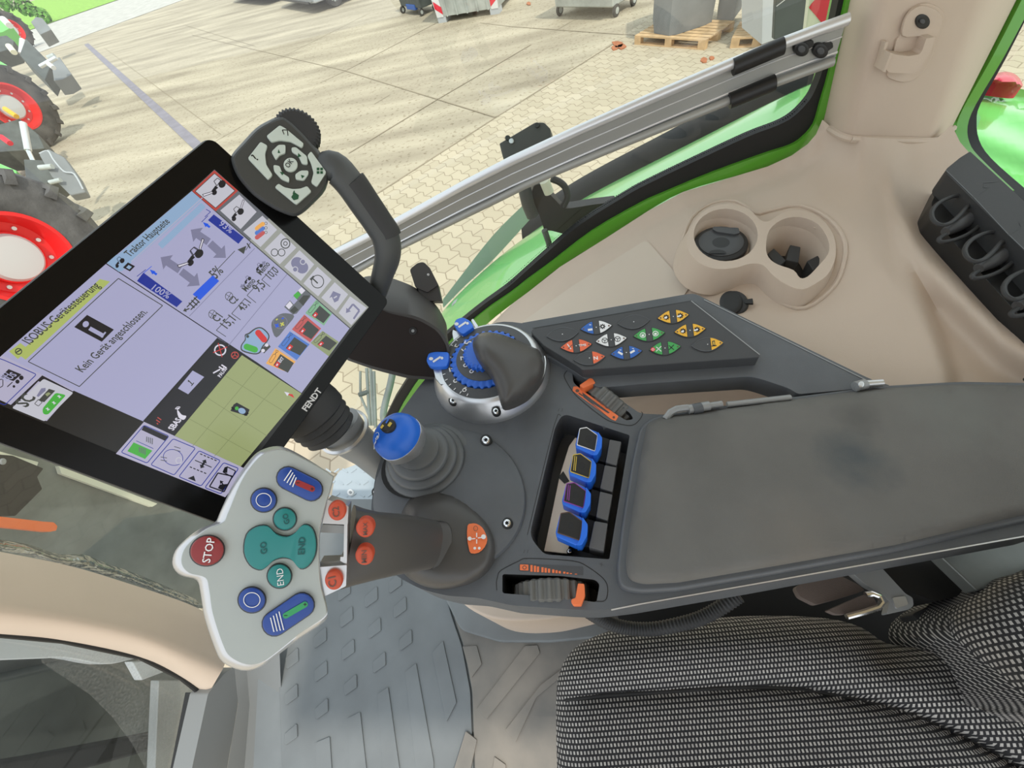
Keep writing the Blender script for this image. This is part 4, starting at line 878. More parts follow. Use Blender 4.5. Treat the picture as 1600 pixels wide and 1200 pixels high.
cK = PK2.q(466, 214, -.018); rK = np.linalg.norm(PK2.q(500, 214, -.018)-cK)
b = B(); b.rib(cK, PK2.n, rK, .016, 'rubber', 34, .06, .15); b.build('rotary_knob', nav)
gh = thing('grab_handle', D(590, 450, .50), 'dark grey curved grab handle with a black grip insert beside the terminal', 'handle')
path = [(500, 262, .405), (522, 262, .41), (545, 285, .42), (568, 318, .435), (590, 350, .45), (603, 372, .46), (606, 400, .47), (598, 430, .485), (588, 462, .505)]
pp = cr([D(*p) for p in path], 4, False); rr = cr([[.011], [.0165], [.0165], [.0165], [.0165], [.017], [.0155], [.0135], [.0125]], 4, False)
b = B(); b.tube(pp, [float(r_[0]) for r_ in rr], 'handle', 18, sq=.75, up=PT.n); b.build('handle_bar', gh, ang=60)
b = B(); b.tube(pp[8:21], [float(r_[0])*.82 for r_ in rr[8:21]], 'rubber', 14, sq=.75, up=PT.n)
b.v = [tuple(np.array(v)+PT.n*.0028+c2w([.0036, .0015, 0])) for v in b.v]; b.build('grip_insert', gh, ang=60)
# --------------------------------------------------- terminal mount
tm = thing('terminal_mount', D(560, 690, .55), 'grey ball jointed arm with black rubber boot carrying the terminal', 'bracket')
a0 = D(496, 640, .47); a1 = D(555, 700, .56); b = B()
rings = []; ax0 = nrm(D(532, 690, .485)-D(482, 640, .455))
b = B(); c = D(492, 648, .462); prof = [(.001, -.031), (.024, -.03), (.034, -.026), (.036, -.01), (.036, .0), (.0325, .003), (.0345, .009), (.031, .012), (.033, .018), (.0295, .021), (.031, .027), (.026, .031), (.02, .034), (.001, .035)]
b.lathe(c, ax0, prof, 'rubber', 40); b.build('rubber_boot', tm, ang=40)
b = B(); cc = [D(x, y, d) for x, y, d in ((524, 664, .505), (545, 683, .53), (575, 705, .56), (610, 735, .60))]; b.tube(cc, [.031, .027, .024, .024], 'arm_grey', 24, sq=.7, up=nrm(c2w([0, .3, 1]))); b.build('arm', tm, ang=60)
b = B(); b.lathe(D(535, 672, .515), nrm(cc[1]-cc[0]), [(.030, 0), (.033, .002), (.033, .005), (.030, .007)], 'silver', 40); b.build('collar', tm)
# --------------------------------------------------- dark housing behind the terminal
PB = dp(640, 545, .60, nrm(c2w([-.05, .2, 1])), world=True)
PB = Pl(D(640, 545, .60), nrm(np.array([.1, -.72, .55])))
hb = thing('control_housing', PB.q(640, 560, -.05), 'large rounded dark plastic housing behind the right edge of the terminal', 'housing')
fo = rd([(535, 560), (575, 470), (600, 484), (655, 494), (690, 517), (704, 545), (699, 594), (640, 592), (585, 578)], [10, 10, 20, 20, 14, 10, 8, 10, 20])
back = rd([(535, 540), (565, 432), (600, 430), (650, 448), (684, 478), (699, 508), (697, 580), (640, 585), (585, 570)], [10, 10, 20, 20, 14, 10, 8, 10, 20])
b = B(); r1 = [PB.q(*p) for p in fo]; r2 = [PB.q(*p, -.10) for p in back]; r0 = [PB.q(*p, .001) for p in inset(fo, 4)]
b.loft([r0, r1, [a*.5+c_*.5+np.array([0, .0, .006]) for a, c_ in zip(r1, r2)], r2], 'box_dark'); b.build('housing_shell', hb, ang=50)
B().prism(PB, inset(fo, 5), .0, .002, 'box_brown').build('front_cover', hb, bevel=.001)
k = B(); k.disc(PB, 645, 517, 6, .001, .003, 'black'); k.disc(PB, 645, 517, 2.5, .002, .004, 'arm_grey'); k.build('plug', hb)
mb = B(); P5 = Pl(D(662, 430, .66), nrm(np.array([.2, -.6, .75])))
mb.prism(P5, rd([(640, 421), (652, 411), (662, 409), (672, 419), (685, 445), (668, 457), (649, 449)], [4, 3, 4, 2, 2, 2, 2]), -.02, 0, 'box_dark'); mb.disc(P5, 669, 429, 2, -.001, .001, 'silver', n=12)
mb.prism(P5, [(651, 447), (684, 443), (690, 470), (660, 470)], -.03, -.004, 'box_dark')
mb.build('tab_bracket', hb, bevel=.001)
# =============================================================== CAB SHELL
def onp(P, L): return [P.q(*p) for p in L]
VY = vy(.87)
FR = [(600, 720), (640, 640), (700, 560), (760, 500), (800, 466), (862, 415), (925, 367), (1012, 325), (1067, 298), (1150, 273), (1200, 252), (1237, 238)]
fx = np.array([VY.q(*p)[0] for p in FR]); fz = np.array([VY.q(*p)[2] for p in FR])
def arch(x): return float(np.interp(x, fx, fz)) - .012 if x < fx[-1] else float(fz[-1])-.012
def archz(px, py):
    v = ray(px, py); lo, hi = -1.6, .3
    for _ in range(40):
        m = (lo+hi)/2; t = (m-H)/v[2]
        if m < arch(v[0]*t): lo = m
        else: hi = m
    return (lo+hi)/2
def smax(a, b, k):
    h = max(k-abs(a-b), 0)/k; return max(a, b)+h*h*k*.25
def wallz(px, py, y):
    v = ray(px, py); t = y/v[1] if v[1] > .02 else 50; return H+v[2]*t
RIDGE = [(1395, 300), (1405, 350), (1440, 400), (1500, 458), (1560, 518), (1610, 548), (1700, 590)]
VAL = [(1405, 395), (1425, 450), (1450, 520), (1470, 580), (1480, 640)]
FRM = FR+[(1262, 222), (1278, 200), (1285, 185)]
def beigez(px, py, holes=False):
    z = archz(px, py)
    d = pdist(px, py, np.array(FRM), False)
    z += .014*math.exp(-(d/16)**2)-.004*math.exp(-((d-30)/7)**2)
    if px > 1215: z += (smax(z, wallz(px, py, .79+max(0, (1345-px))/60*.08), .11)-z)*min(1, (px-1215)/50)
    if px > 1380:
        s = min(1, (px-1380)/40)
        side = pdist(px, py, np.array(RIDGE), False)
        SS = lambda t: (lambda u: u*u*(3-2*u))(max(0, min(1, t)))
        # beyond the ridge the panel falls towards the socket box
        yr = np.interp(px, [r_[0] for r_ in RIDGE], [r_[1] for r_ in RIDGE])
        e = py-yr; xv = np.interp(py, [v_[1] for v_ in VAL], [v_[0] for v_ in VAL])
        z += s*(.016*math.exp(-(e/42)**2)-.008*SS(-e/50)-.022*SS((px-xv)/28)*SS(e/70))
    yw = Zp(px, py, z)[1]; t = max(0, min(1, (.40-yw)/.09)); z -= .10*t*t*(3-2*t)*max(0, min(1, (1290-px)/70))
    if holes: z -= .10*max(0, min(1, (50-math.hypot(px-1247, (py-400)*1.05))/8))+.035*max(0, min(1, (50-math.hypot(px-1133, (py-372)*1.15))/8))
    return Zp(px, py, z)
bo = [(762, 512), (800, 475), (827, 455), (875, 417), (950, 370), (1012, 330), (1067, 300), (1150, 275), (1200, 260), (1237, 243), (1262, 225), (1275, 210), (1285, 187), (1308, 207), (1320, 212), (1380, 216), (1440, 218), (1465, 215), (1487, 195), (1500, 222), (1520, 245), (1600, 320), (1720, 430), (1720, 700), (1300, 700), (1000, 700), (905, 620), (840, 560)]
wr = relief(bo, lambda x, y: beigez(x, y, True), 10, 'beige', skirt=.05).build('wall_right', ang=80, kind='structure')
# storage lid in the side panel
lo_ = rd([(818, 503), (892, 450), (1005, 379), (1012, 379), (1076, 452), (1060, 475), (900, 520), (830, 530)], 4)
relief(lo_, lambda x, y: beigez(x, y)+np.array([0, 0, .003]), 16, 'beige_lid', skirt=.006).build('storage_lid', wr, ang=70)
# pillar
Pp = vy(.79); XR = vx(.8)
top = [vy(.87).q(1330, -12), Pp.q(1378, -12), Pp.q(1545, -12), XR.q(1594, -12)]
b0 = [vy(.87).q(1286, 190), Pp.q(1322, 212), Pp.q(1464, 216), XR.q(1489, 196)]
def roundring(P4):
    o = []; P4 = [np.asarray(p) for p in P4]
    o.append(P4[0]+np.array([0, .05, 0])); o.append(P4[0])
    for i in (1, 2):
        a, c, e = P4[i-1], P4[i], P4[i+1]; p0 = c+(a-c)*.35; p2 = c+(e-c)*(.35 if i == 2 else .12); p0 = c+(a-c)*(.12 if i == 2 else .35)
        for k in range(6): t = k/5; o.append((1-t)**2*p0+2*t*(1-t)*c+t*t*p2)
    o.append(P4[3]); o.append(P4[3]+np.array([.03, .05, 0])); return o
rr0, rr1 = roundring(b0), roundring(top)
rows = [[a+(c-a)*k for a, c in zip(rr0, rr1)] for k in (-.04, 0, .25, .5, .75, 1.0, 1.6)]
rows[0] = [p*1.0+np.array([0, -.012, -.002]) for p in rr0]
b = B().loft(rows[1:], 'beige', closed=False); b.build('trim_1', ang=60, kind='structure')
b = B(); b.tube(cr([p+np.array([0, -.004, -.004]) for p in rr0[1:-1]], 3, False), .006, 'beige', 8); b.build('trim_2', kind='structure')
# holder clip on the pillar
hc = thing('bottle_holder', Pp.q(1420, 70), 'beige plastic clip holder with a black screw on the rear pillar', 'holder')
q = lambda L: C(L, 4, 1200, 0)
B().prism(Pp, cr(q([(745, 470), (770, 400), (800, 260), (830, 220), (860, 120), (910, 50), (990, 20), (1080, 55), (1105, 130), (1060, 240), (1030, 340), (980, 440), (920, 495), (850, 515), (780, 500)]), 3), -.002, .004, 'beige').build('back_plate', hc, bevel=.001)
B().prism(Pp, cr(q([(840, 225), (870, 100), (960, 35), (1070, 75), (1090, 140), (1048, 232), (950, 228)]), 3), .003, .008, 'beige').build('screw_tab', hc, bevel=.001)
k = B(); k.disc(Pp, 1442, 34, 11.5, .007, .010, 'black'); k.disc(Pp, 1442, 34, 4, .009, .013, 'shell_dark'); k.build('screw', hc)
b = B()
Lp = [(775, 345), (790, 270), (815, 345), (880, 352), (960, 338), (985, 235), (1045, 235), (1000, 320), (960, 440), (905, 462), (760, 455)]
b.prism(Pp, rd(q([(765, 330), (800, 342), (880, 352), (945, 340), (962, 320), (990, 240), (1045, 232), (1020, 320), (950, 440), (900, 462), (760, 455), (740, 440)]), 2), .002, .024, 'beige'); b.build('pocket', hc, bevel=.0015)
b = B().prism(Pp, q([(735, 262), (755, 262), (715, 380), (702, 380)]), 0, .012, 'beige').prism(Pp, q([(765, 330), (780, 335), (735, 455), (718, 450)]), .0, .028, 'beige'); b.build('side_rib', hc, bevel=.0008)
# green frame, seal, glass
GI = [(600, 722), (640, 642), (700, 563), (760, 507), (800, 475), (827, 455), (875, 417), (950, 370), (1012, 330), (1067, 300), (1150, 275), (1200, 261), (1237, 245), (1262, 227), (1276, 210), (1287, 187), (1302, 125), (1329, 10), (1333, -15)]
GO = [(592, 710), (630, 630), (688, 550), (750, 492), (798, 458), (825, 437), (862, 410), (925, 362), (1000, 319), (1035, 303), (1112, 271), (1195, 241), (1235, 228), (1254, 216), (1272, 195), (1282, 162), (1297, 110), (1322, 0), (1325, -15)]
BO = [(580, 705), (618, 622), (676, 545), (740, 488), (792, 450), (815, 430), (851, 398), (905, 352), (978, 306), (1015, 286), (1088, 251), (1170, 213), (1215, 196), (1240, 182), (1262, 160), (1274, 140), (1288, 100), (1310, 0), (1312, -15)]
def strip(b, y0, A, C_, m, d=.02):
    a = cr(onp(vy(y0), A), 3, False); c = cr(onp(vy(y0), C_), 3, False); D0 = np.array([0, d, 0])
    rings = [[p, r_, r_+D0, p+D0] for p, r_ in zip(a, c)]; return b.loft(rings, m)
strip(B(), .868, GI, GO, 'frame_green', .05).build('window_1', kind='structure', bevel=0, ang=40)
strip(B(), .875, GO, BO, 'seal', .02).build('trim_3', kind='structure')
gx = [p for p in cr(onp(vy(.885), [(x_, y_) for x_, y_ in BO]), 2, False)]
pts = [p for p in gx if p[2] < .35]+[np.array([.45, .885, 1.0]), np.array([-1.1, .885, 1.0]), np.array([-1.1, .885, -1.2])]
t = tessellate_polygon([[Vector(v) for v in pts]]); B().add(pts, [tuple(a) for a in t], 'glass').build('window_2', smooth=False, kind='structure')
# frit dots fading from the seal
b = B(); fo_ = cr([tuple(p) for p in BO[4:15]], 6, False)
for i, (x, y) in enumerate(fo_[:-1]):
    dx, dy = fo_[i+1][0]-x, fo_[i+1][1]-y; L = math.hypot(dx, dy); nx, ny = dy/L, -dx/L
    if nx > 0 and ny > 0 or ny > 0: nx, ny = -nx, -ny
    for k in range(int(L/3.2)+1):
        for j, r_ in enumerate((1.2, .9, .6)):
            s = k*3.2+(1.6 if j % 2 else 0); b.poly(vy(.884), ell(x+dx/L*s+nx*(2+3*j), y+dy/L*s+ny*(2+3*j), r_, r_, 6), 0, 'seal')
b.build('trim_4', smooth=False, kind='structure')
# rear corner window
VX = vx(.83)
so = [(1597, -15), (1543, 92), (1500, 167), (1486, 200), (1488, 226), (1505, 250), (1560, 300), (1640, 372), (1720, 440)]
si = [(1606, -15), (1552, 95), (1514, 165), (1508, 192), (1512, 222), (1530, 250), (1580, 296), (1650, 356), (1730, 424)]
def stripP(b, P, A, C_, m, d):
    a = cr(onp(P, A), 3, False); c = cr(onp(P, C_), 3, False); return b.loft([[p, r_, r_-P.n*d, p-P.n*d] for p, r_ in zip(a, c)], m)
sg = [(x-3, y+2) for x, y in so]
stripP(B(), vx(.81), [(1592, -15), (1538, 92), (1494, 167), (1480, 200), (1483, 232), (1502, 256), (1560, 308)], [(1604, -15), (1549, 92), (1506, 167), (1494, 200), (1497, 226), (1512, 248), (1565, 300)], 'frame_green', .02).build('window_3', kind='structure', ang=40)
stripP(B(), VX, [(1600, -15), (1545, 92), (1504, 167), (1491, 200), (1496, 226), (1510, 250), (1560, 300), (1640, 372), (1720, 440)], si, 'seal', .02).build('trim_5', kind='structure')
gp = onp(vx(.845), si)+[np.array([.845, -.3, .2]), np.array([.845, -.3, 1.0]), np.array([.845, .9, 1.0])]
t = tessellate_polygon([[Vector(v) for v in gp]]); B().add(gp, [tuple(a) for a in t], 'glass').build('window_4', smooth=False, kind='structure')
# cup holder
zc = max(beigez(1190, 400)[2], beigez(1260, 450)[2], beigez(1300, 400)[2]-.012)+.022; PC = hz(zc)
ch = thing('cup_holder', PC.q(1190, 390, -.05), 'beige double cup holder with a black round lid and rubber fingers on the side panel', 'cup holder')
co = cr([(1074, 385), (1082, 350), (1106, 326), (1140, 318), (1170, 326), (1186, 342), (1200, 346), (1222, 333), (1250, 328), (1280, 339), (1302, 366), (1306, 398), (1296, 425), (1279, 440), (1254, 452), (1228, 444), (1208, 430), (1192, 414), (1172, 412), (1150, 418), (1120, 420), (1092, 410)], 3)
h1 = ell(1134, 367, 50, 41, 32); h2 = cr([(1197, 385), (1202, 360), (1222, 343), (1250, 339), (1278, 350), (1294, 375), (1294, 396), (1278, 416), (1262, 432), (1250, 434), (1240, 422), (1215, 413), (1201, 402)], 3)
B().prism(PC, co, -.05, 0, 'beige', holes=[h1, h2], grow=.14).build('holder_body', ch, bevel=.005, seg=4, ang=50)
fl = cr([(1064, 388), (1080, 342), (1112, 319), (1150, 315), (1182, 334), (1200, 331), (1250, 322), (1297, 345), (1320, 382), (1314, 425), (1296, 455), (1257, 482), (1222, 474), (1196, 452), (1178, 436), (1158, 434), (1120, 446), (1087, 434), (1070, 412)], 3)
fl_ = [beigez(*p)+np.array([0, 0, .001]) for p in fl]; B().tube(fl_+fl_[:1], .0035, 'beige', 8).build('flange', ch)
b = B()
for L, d, k in ((h1, .030, .88), (h2, .075, .72)):
    r0 = [PC.q(*p, -.003) for p in L]; c = np.mean(r0, 0); r1 = [c+(p-c)*(1+k)/2-np.array([0, 0, d*.6]) for p in r0]; r2 = [c+(p-c)*k-np.array([0, 0, d]) for p in r0]; r3 = [c+(p-c)*.01-np.array([0, 0, d]) for p in r0]
    b.loft([r0, r1, r2, r3], 'beige', True, False)
b.build('well', ch, ang=60)
PL_ = hz(zc-.022); k = B(); k.disc(PL_, 1127, 380, 43, -.006, .002, 'black', rpy=27, dish=.0); k.disc(PL_, 1127, 378, 36, 0, .0035, 'shell_dark', rpy=21.5, dish=.002); k.prism(PL_, rd([(1113, 358), (1115, 354), (1154, 356), (1156, 364), (1148, 366), (1120, 362)], 2), 0, .006, 'shell_dark'); k.poly(PL_, ell(1121, 396, 14, 6, 16, 0, 180, 360), .0052, 'black'); k.build('black_lid', ch, ang=40, label='black hinged ashtray lid')
zb = zc-.075; k = B(); k.disc(hz(zb+.002), 1243, 412, 30, -.002, .002, 'black', rpy=24); k.build('well_mat', ch)
for (x0, y0, x1, y1, w) in ((1243, 384, 1238, 408, 17), (1204, 392, 1222, 412, 14), (1282, 405, 1266, 415, 15)):
    k = B(); a = D(x0, y0, .70); P6 = hz(zc-.030); d_ = np.array([x1-x0, y1-y0], float); d_ /= np.linalg.norm(d_); n_ = np.array([-d_[1], d_[0]])*w/2
    k.prism(P6, [(x0+n_[0], y0+n_[1]), (x1+n_[0]*1.2, y1+n_[1]*1.2), (x1-n_[0]*1.2, y1-n_[1]*1.2), (x0-n_[0], y0-n_[1])], -.030, 0, 'rubber'); k.build('rubber_finger', ch, bevel=.0015)
# power socket cap
zs = beigez(1150, 475)[2]; c = Zp(1152, 474, zs+.004); PS_ = Pl(c, nrm(np.array([-.35, -.15, .8])))
sk = thing('power_socket', c, 'round black rubber power socket cap with a pull tab on the side panel', 'socket')
k = B(); k.disc(PS_, 1147, 472, 22, -.012, .003, 'rubber', rpy=19); k.disc(PS_, 1142, 472, 18, .002, .006, 'black', rpy=18); k.build('cap', sk)
k = B(); k.prism(PS_, rd([(1163, 468), (1176, 466), (1177, 474), (1164, 474)], 1.5), .0, .005, 'black'); k.build('pull_tab', sk, bevel=.0008)
# socket box with coiled leads
bx = thing('socket_box', Zp(1560, 360, -.05), 'long black connector box with looped caps leads under the rear window', 'box')
B().prism(hz(.045), rd([(1516, 236), (1500, 246), (1478, 264), (1480, 272), (1522, 313), (1600, 391), (1760, 552), (1850, 560), (1640, 350)], [3, 3, 5, 3, 3, 3, 3, 3, 3]), -.035, 0, 'rubber').build('top_cover', bx, bevel=.003, seg=3)
B().prism(hz(.012), rd([(1480, 266), (1455, 317), (1457, 336), (1490, 378), (1541, 436), (1580, 479), (1700, 600), (1790, 570), (1620, 400), (1530, 315)], 4), -.05, 0, 'black').build('socket_panel', bx, bevel=.003)
k = B(); pathline(hz(.045), k, C([(410, 370), (520, 300), (485, 300), (490, 270), (560, 265), (590, 250)], 4.139, 1420, 220), 1, .0004, 'black'); pathline(hz(.045), k, C([(640, 610), (730, 555), (715, 530), (745, 515)], 4.139, 1420, 220), 1, .0004, 'black'); pathline(hz(.045), k, C([(240, 190), (430, 375), (640, 600), (745, 700)], 4.139, 1420, 220), 1.2, .0004, 'shell'); k.build('cover_seam', bx, smooth=False)
for ox, oy in ((0, 0), (52, 57), (113, 116)):
    q6b = lambda L: [(x+ox, y+oy) for x, y in C(L, 4.139, 1420, 220)]
    for L, zz in (([(350, 350), (270, 365), (190, 405), (148, 460), (160, 515), (210, 545), (270, 530), (330, 480), (380, 425), (420, 400)], .035), ([(235, 605), (195, 635), (215, 655), (300, 640), (390, 600), (455, 550), (500, 500), (515, 490)], .025)):
        k = B(); k.tube(cr([Zp(*p, zz) for p in q6b(L)], 4, False), .0028, 'rubber', 10); k.build('cap_lead', bx)
    a, c = q6b([(235, 590), (400, 500)]); k = B(); k.tube([Zp(*a, .02), Zp(a[0]*.6+c[0]*.4, a[1]*.6+c[1]*.4, .022), Zp(*c, .022)], [.006, .0095, .0105], 'shell_dark', 16); k.build('plug', bx)
# =============================================================== SEAT
def fabric():
    m = bpy.data.materials.new('seat_fabric'); m.use_nodes = True; nt = m.node_tree; bs = nt.nodes['Principled BSDF']
    tc = nt.nodes.new('ShaderNodeTexCoord'); mp = nt.nodes.new('ShaderNodeMapping'); mp.inputs['Rotation'].default_value = (0, 0, math.radians(-4))
    br = nt.nodes.new('ShaderNodeTexBrick'); br.offset = .5; br.inputs['Scale'].default_value = 100; br.inputs['Brick Width'].default_value = .43; br.inputs['Row Height'].default_value = .52; br.inputs['Mortar Size'].default_value = .125; br.inputs['Mortar Smooth'].default_value = .3
    br.inputs['Color1'].default_value = (.50, .48, .45, 1); br.inputs['Color2'].default_value = (.36, .345, .33, 1); br.inputs['Mortar'].default_value = (.018, .018, .02, 1)
    nt.links.new(tc.outputs['UV'], mp.inputs['Vector']); nt.links.new(mp.outputs[0], br.inputs['Vector']); nt.links.new(br.outputs['Color'], bs.inputs['Base Color'])
    bu = nt.nodes.new('ShaderNodeBump'); bu.inputs['Strength'].default_value = .5; bu.inputs['Distance'].default_value = .0008; bu.invert = True; nt.links.new(br.outputs['Fac'], bu.inputs['Height']); nt.links.new(bu.outputs[0], bs.inputs['Normal'])
    bs.inputs['Roughness'].default_value = .9; MT['seat_fabric'] = m
fabric()
seat = thing('driver_seat', Zp(1200, 1100, -.35), 'black driver seat in light grey flecked fabric beside the armrest', 'seat')
so_ = cr([(869, 1100), (872, 1060), (884, 1030), (905, 1007), (940, 990), (980, 979), (1040, 971), (1100, 966), (1200, 962), (1290, 966), (1345, 980), (1385, 1005), (1430, 1008), (1480, 995), (1530, 990), (1700, 990), (1800, 1150), (1800, 1400), (1400, 1480), (890, 1480), (874, 1300), (870, 1180)], 3)
SO = np.array(so_); SEAM = np.array([(860, 1098), (900, 1092), (950, 1086), (1050, 1080), (1150, 1074), (1230, 1075), (1300, 1085), (1400, 1108), (1480, 1140), (1560, 1180), (1640, 1230), (1760, 1320)]); SEAM = np.array([(float(a), float(c)) for a, c in cr([tuple(p) for p in SEAM], 3, False)])
def seatz(x, y):
    d = pdist(x, y, SO); s = min(d/48, 1); z = -.235+.055*math.sqrt(max(0, 1-(1-s)**2))
    ds = pdist(x, y, SEAM, False); z -= (.008+.010*max(0, min(1, (x-1150)/200)))*math.exp(-(ds/7)**2)+.006*math.exp(-(ds/22)**2)
    ys = np.interp(x, SEAM[:, 0], SEAM[:, 1])
    if y < ys: z += .012*math.exp(-((y-(ys-55))/45)**2)
    z += -.016*math.exp(-(((x-1395)/45)**2+((y-1010)/40)**2))
    for xs in (1200, 1400): z -= 0
    return Zp(x, y, z)
relief(so_, seatz, 9, 'seat_fabric', skirt=.14, uvf=lambda x, y, v: (v[0], v[1])).build('cushion', seat, ang=120)
bo2 = cr([(1484, 985), (1484, 962), (1500, 943), (1530, 925), (1562, 906), (1600, 893), (1700, 870), (1800, 860), (1800, 1130), (1700, 1120), (1640, 1105), (1600, 1085), (1560, 1052), (1520, 1022), (1495, 1002)], 3); BO2 = np.array(bo2)
def backz(x, y):
    d = pdist(x, y, BO2); s = min(d/60, 1); return Zp(x, y, -.14+.10*math.sqrt(max(0, 1-(1-s)**2))+.12*max(0, min(1, (x-1500)/220)))
relief(bo2, backz, 9, 'seat_fabric', skirt=.12, uvf=lambda x, y, v: (v[0]*.8+v[2]*.6, v[1])).build('backrest', seat, ang=120)
k = B(); k.tube([seatz(x, y)+np.array([0, 0, .004]) for x, y in SEAM[2:-4]], .0022, 'black_matte', 8); k.build('piping', seat)
k = B()
k.prism(hz(-.30), [(960, 930), (1700, 800), (1800, 900), (1750, 1200), (1200, 1250), (980, 1050)], -.30, 0, 'black_matte'); k.build('seat_base', seat)
# belt buckle and seat side hardware
q8 = lambda L: C(L, 4, 1200, 840)
bb = thing('belt_buckle', Zp(1330, 920, -.2), 'seat belt anchor with brown webbing and a metal frame between seat and armrest', 'seat belt')
k = B(); k.prism(hz(-.15), rd(q8([(170, 310), (300, 240), (420, 220), (560, 290), (610, 330), (450, 380), (300, 420), (200, 370)]), 5), -.012, 0, 'webbing'); k.build('webbing', bb, bevel=.003)
k = B(); k.prism(hz(-.14), rd(q8([(370, 455), (600, 355), (650, 360), (685, 415), (480, 480), (430, 480)]), 4), -.010, 0, 'webbing'); k.build('webbing', bb, bevel=.003)
k = B(); k.tube([Zp(*p, -.135) for p in q8([(490, 495), (600, 465), (690, 435), (712, 405), (695, 370), (650, 352), (610, 358)])], .0035, 'chrome', 10); k.build('frame_loop', bb)
k = B(); k.prism(hz(-.14), rd(q8([(500, 200), (690, 165), (860, 350), (905, 375), (912, 425), (880, 450), (740, 480), (760, 400), (700, 340), (620, 300)]), 4), -.012, 0, 'arm_grey'); k.prism(hz(-.138), rd(q8([(775, 375), (860, 365), (880, 420), (800, 445)]), 3), -.004, 0, 'silver'); k.build('anchor_plate', bb, bevel=.002)
k = B(); k.prism(hz(-.20), rd(q8([(900, 480), (1060, 410), (1090, 370), (1250, 320), (1310, 335), (1280, 390), (1180, 440), (1060, 500), (1010, 560), (960, 540)]), 4), -.03, 0, 'rubber'); k.build('recliner_lever', seat, bevel=.004)
sp_ = thing('side_plate', Zp(1560, 860, -.12), 'blue grey side plate with a small pale button behind the armrest', 'plate')
k = B(); k.prism(hz(-.12), q8([(1060, 100), (1560, 0), (2400, -60), (2400, 250), (1600, 260), (1310, 335)]), -.02, 0, 'hood_metal'); k.build('plate', sp_, bevel=.002)
k = B(); k.prism(hz(-.16), q8([(650, 170), (1080, 90), (1320, 335), (1050, 400), (860, 330)]), -.05, 0, 'black'); k.disc(hz(-.155), 1485, 893.5, 6, 0, .002, 'white', n=16); k.build('button_block', sp_)
hs_ = [Zp(x, y, z) for x, y, z in ((905, 945, -.10), (930, 962, -.13), (955, 975, -.15), (985, 982, -.16), (1020, 983, -.16), (1060, 976, -.15), (1095, 966, -.14), (1125, 950, -.13), (1155, 930, -.12))]
hp = cr(hs_, 14, False); k = B(); k.tube(hp, [.0088 if i % 2 else .0074 for i in range(len(hp))], 'rubber', 14); k.build('corrugated_hose', label='black corrugated hose looping between console and seat cushion', cat='hose')
# =============================================================== FLOOR
FZ = -.70; PF = hz(FZ)
B().prism(PF, [(418, 780), (660, 780), (730, 880), (960, 900), (1000, 1000), (1000, 1500), (380, 1500)], -.05, -.004, 'mat_rubber').build('floor', kind='structure')
fm = thing('floor_mat', PF.q(650, 1050), 'grey rubber floor mat with raised lozenges and bars below the console', 'floor mat')
m0 = rd([(434, 1010), (500, 930), (612, 880), (690, 905), (705, 960), (722, 1010), (735, 1080), (740, 1200), (740, 1400), (448, 1400), (440, 1200)], 8)
B().prism(PF, m0, -.003, .004, 'mat_rubber').build('front_section', fm, bevel=.002)
m1 = rd([(706, 930), (750, 985), (840, 1002), (960, 992), (1000, 1000), (1000, 1400), (744, 1400), (742, 1200), (738, 1080), (725, 1010), (709, 962)], 8)
B().prism(PF, m1, -.003, .008, 'mat_dusty').build('rear_section', fm, bevel=.003)
m2 = rd([(690, 925), (720, 985), (780, 1003), (860, 1003), (960, 993), (970, 950), (900, 930), (740, 925)], 10)
B().prism(hz(FZ+.035), m2, -.035, 0, 'mat_rubber').build('raised_rim', fm, bevel=.012, seg=3)
q9 = lambda L: C(L, 4, 400, 900)
for cx_, cy_ in ((550, 90), (720, 130), (900, 195), (565, 255), (740, 325), (935, 400), (400, 385), (575, 460), (770, 540), (225, 515), (405, 595), (590, 680), (220, 740), (410, 830), (218, 990), (870, 40)):
    L = q9([(cx_-42, cy_-3), (cx_+30, cy_-66), (cx_+38, cy_-60), (cx_+40, cy_+15), (cx_-30, cy_+66), (cx_-42, cy_+60)]); k = B().prism(PF, L, .002, .0075, 'mat_rubber'); k.build('lozenge', fm, bevel=.0015)
for L, s in (([(930, 600), (1000, 545), (1110, 1160), (1112, 1300), (1010, 1300)], 0), ([(760, 740), (825, 695), (910, 1300), (800, 1300)], 0), ([(570, 890), (650, 850), (700, 1300), (590, 1300)], 0), ([(375, 1040), (460, 1005), (478, 1300), (375, 1300)], 0), ([(1100, 480), (1168, 405), (1252, 790), (1190, 912)], 0),
             ([(1290, 440), (1380, 435), (1410, 550), (1345, 635)], 1), ([(1380, 830), (1680, 435), (1760, 430), (1775, 480), (1440, 895)], 1), ([(1220, 1260), (1310, 970), (1380, 1025), (1330, 1260)], 1), ([(1560, 960), (1780, 680), (1900, 590), (1940, 600), (1750, 760), (1640, 1000), (1620, 1040)], 1), ([(1470, 1260), (1490, 1130), (1560, 1180), (1560, 1260)], 1)):
    k = B().prism(PF, rd(q9(L), 1.5), .002, .0075+.004*s, 'mat_dusty' if s else 'mat_rubber'); k.build('tread_bar', fm, bevel=.0015)
B().prism(hz(-.40), rd([(690, 900), (722, 945), (760, 966), (800, 971), (860, 968), (935, 950), (990, 930), (990, 860), (700, 860)], 22), -.29, 0, 'beige').build('seat_pedestal', bevel=.006, label='beige seat pedestal showing under the front of the console', cat='pedestal')
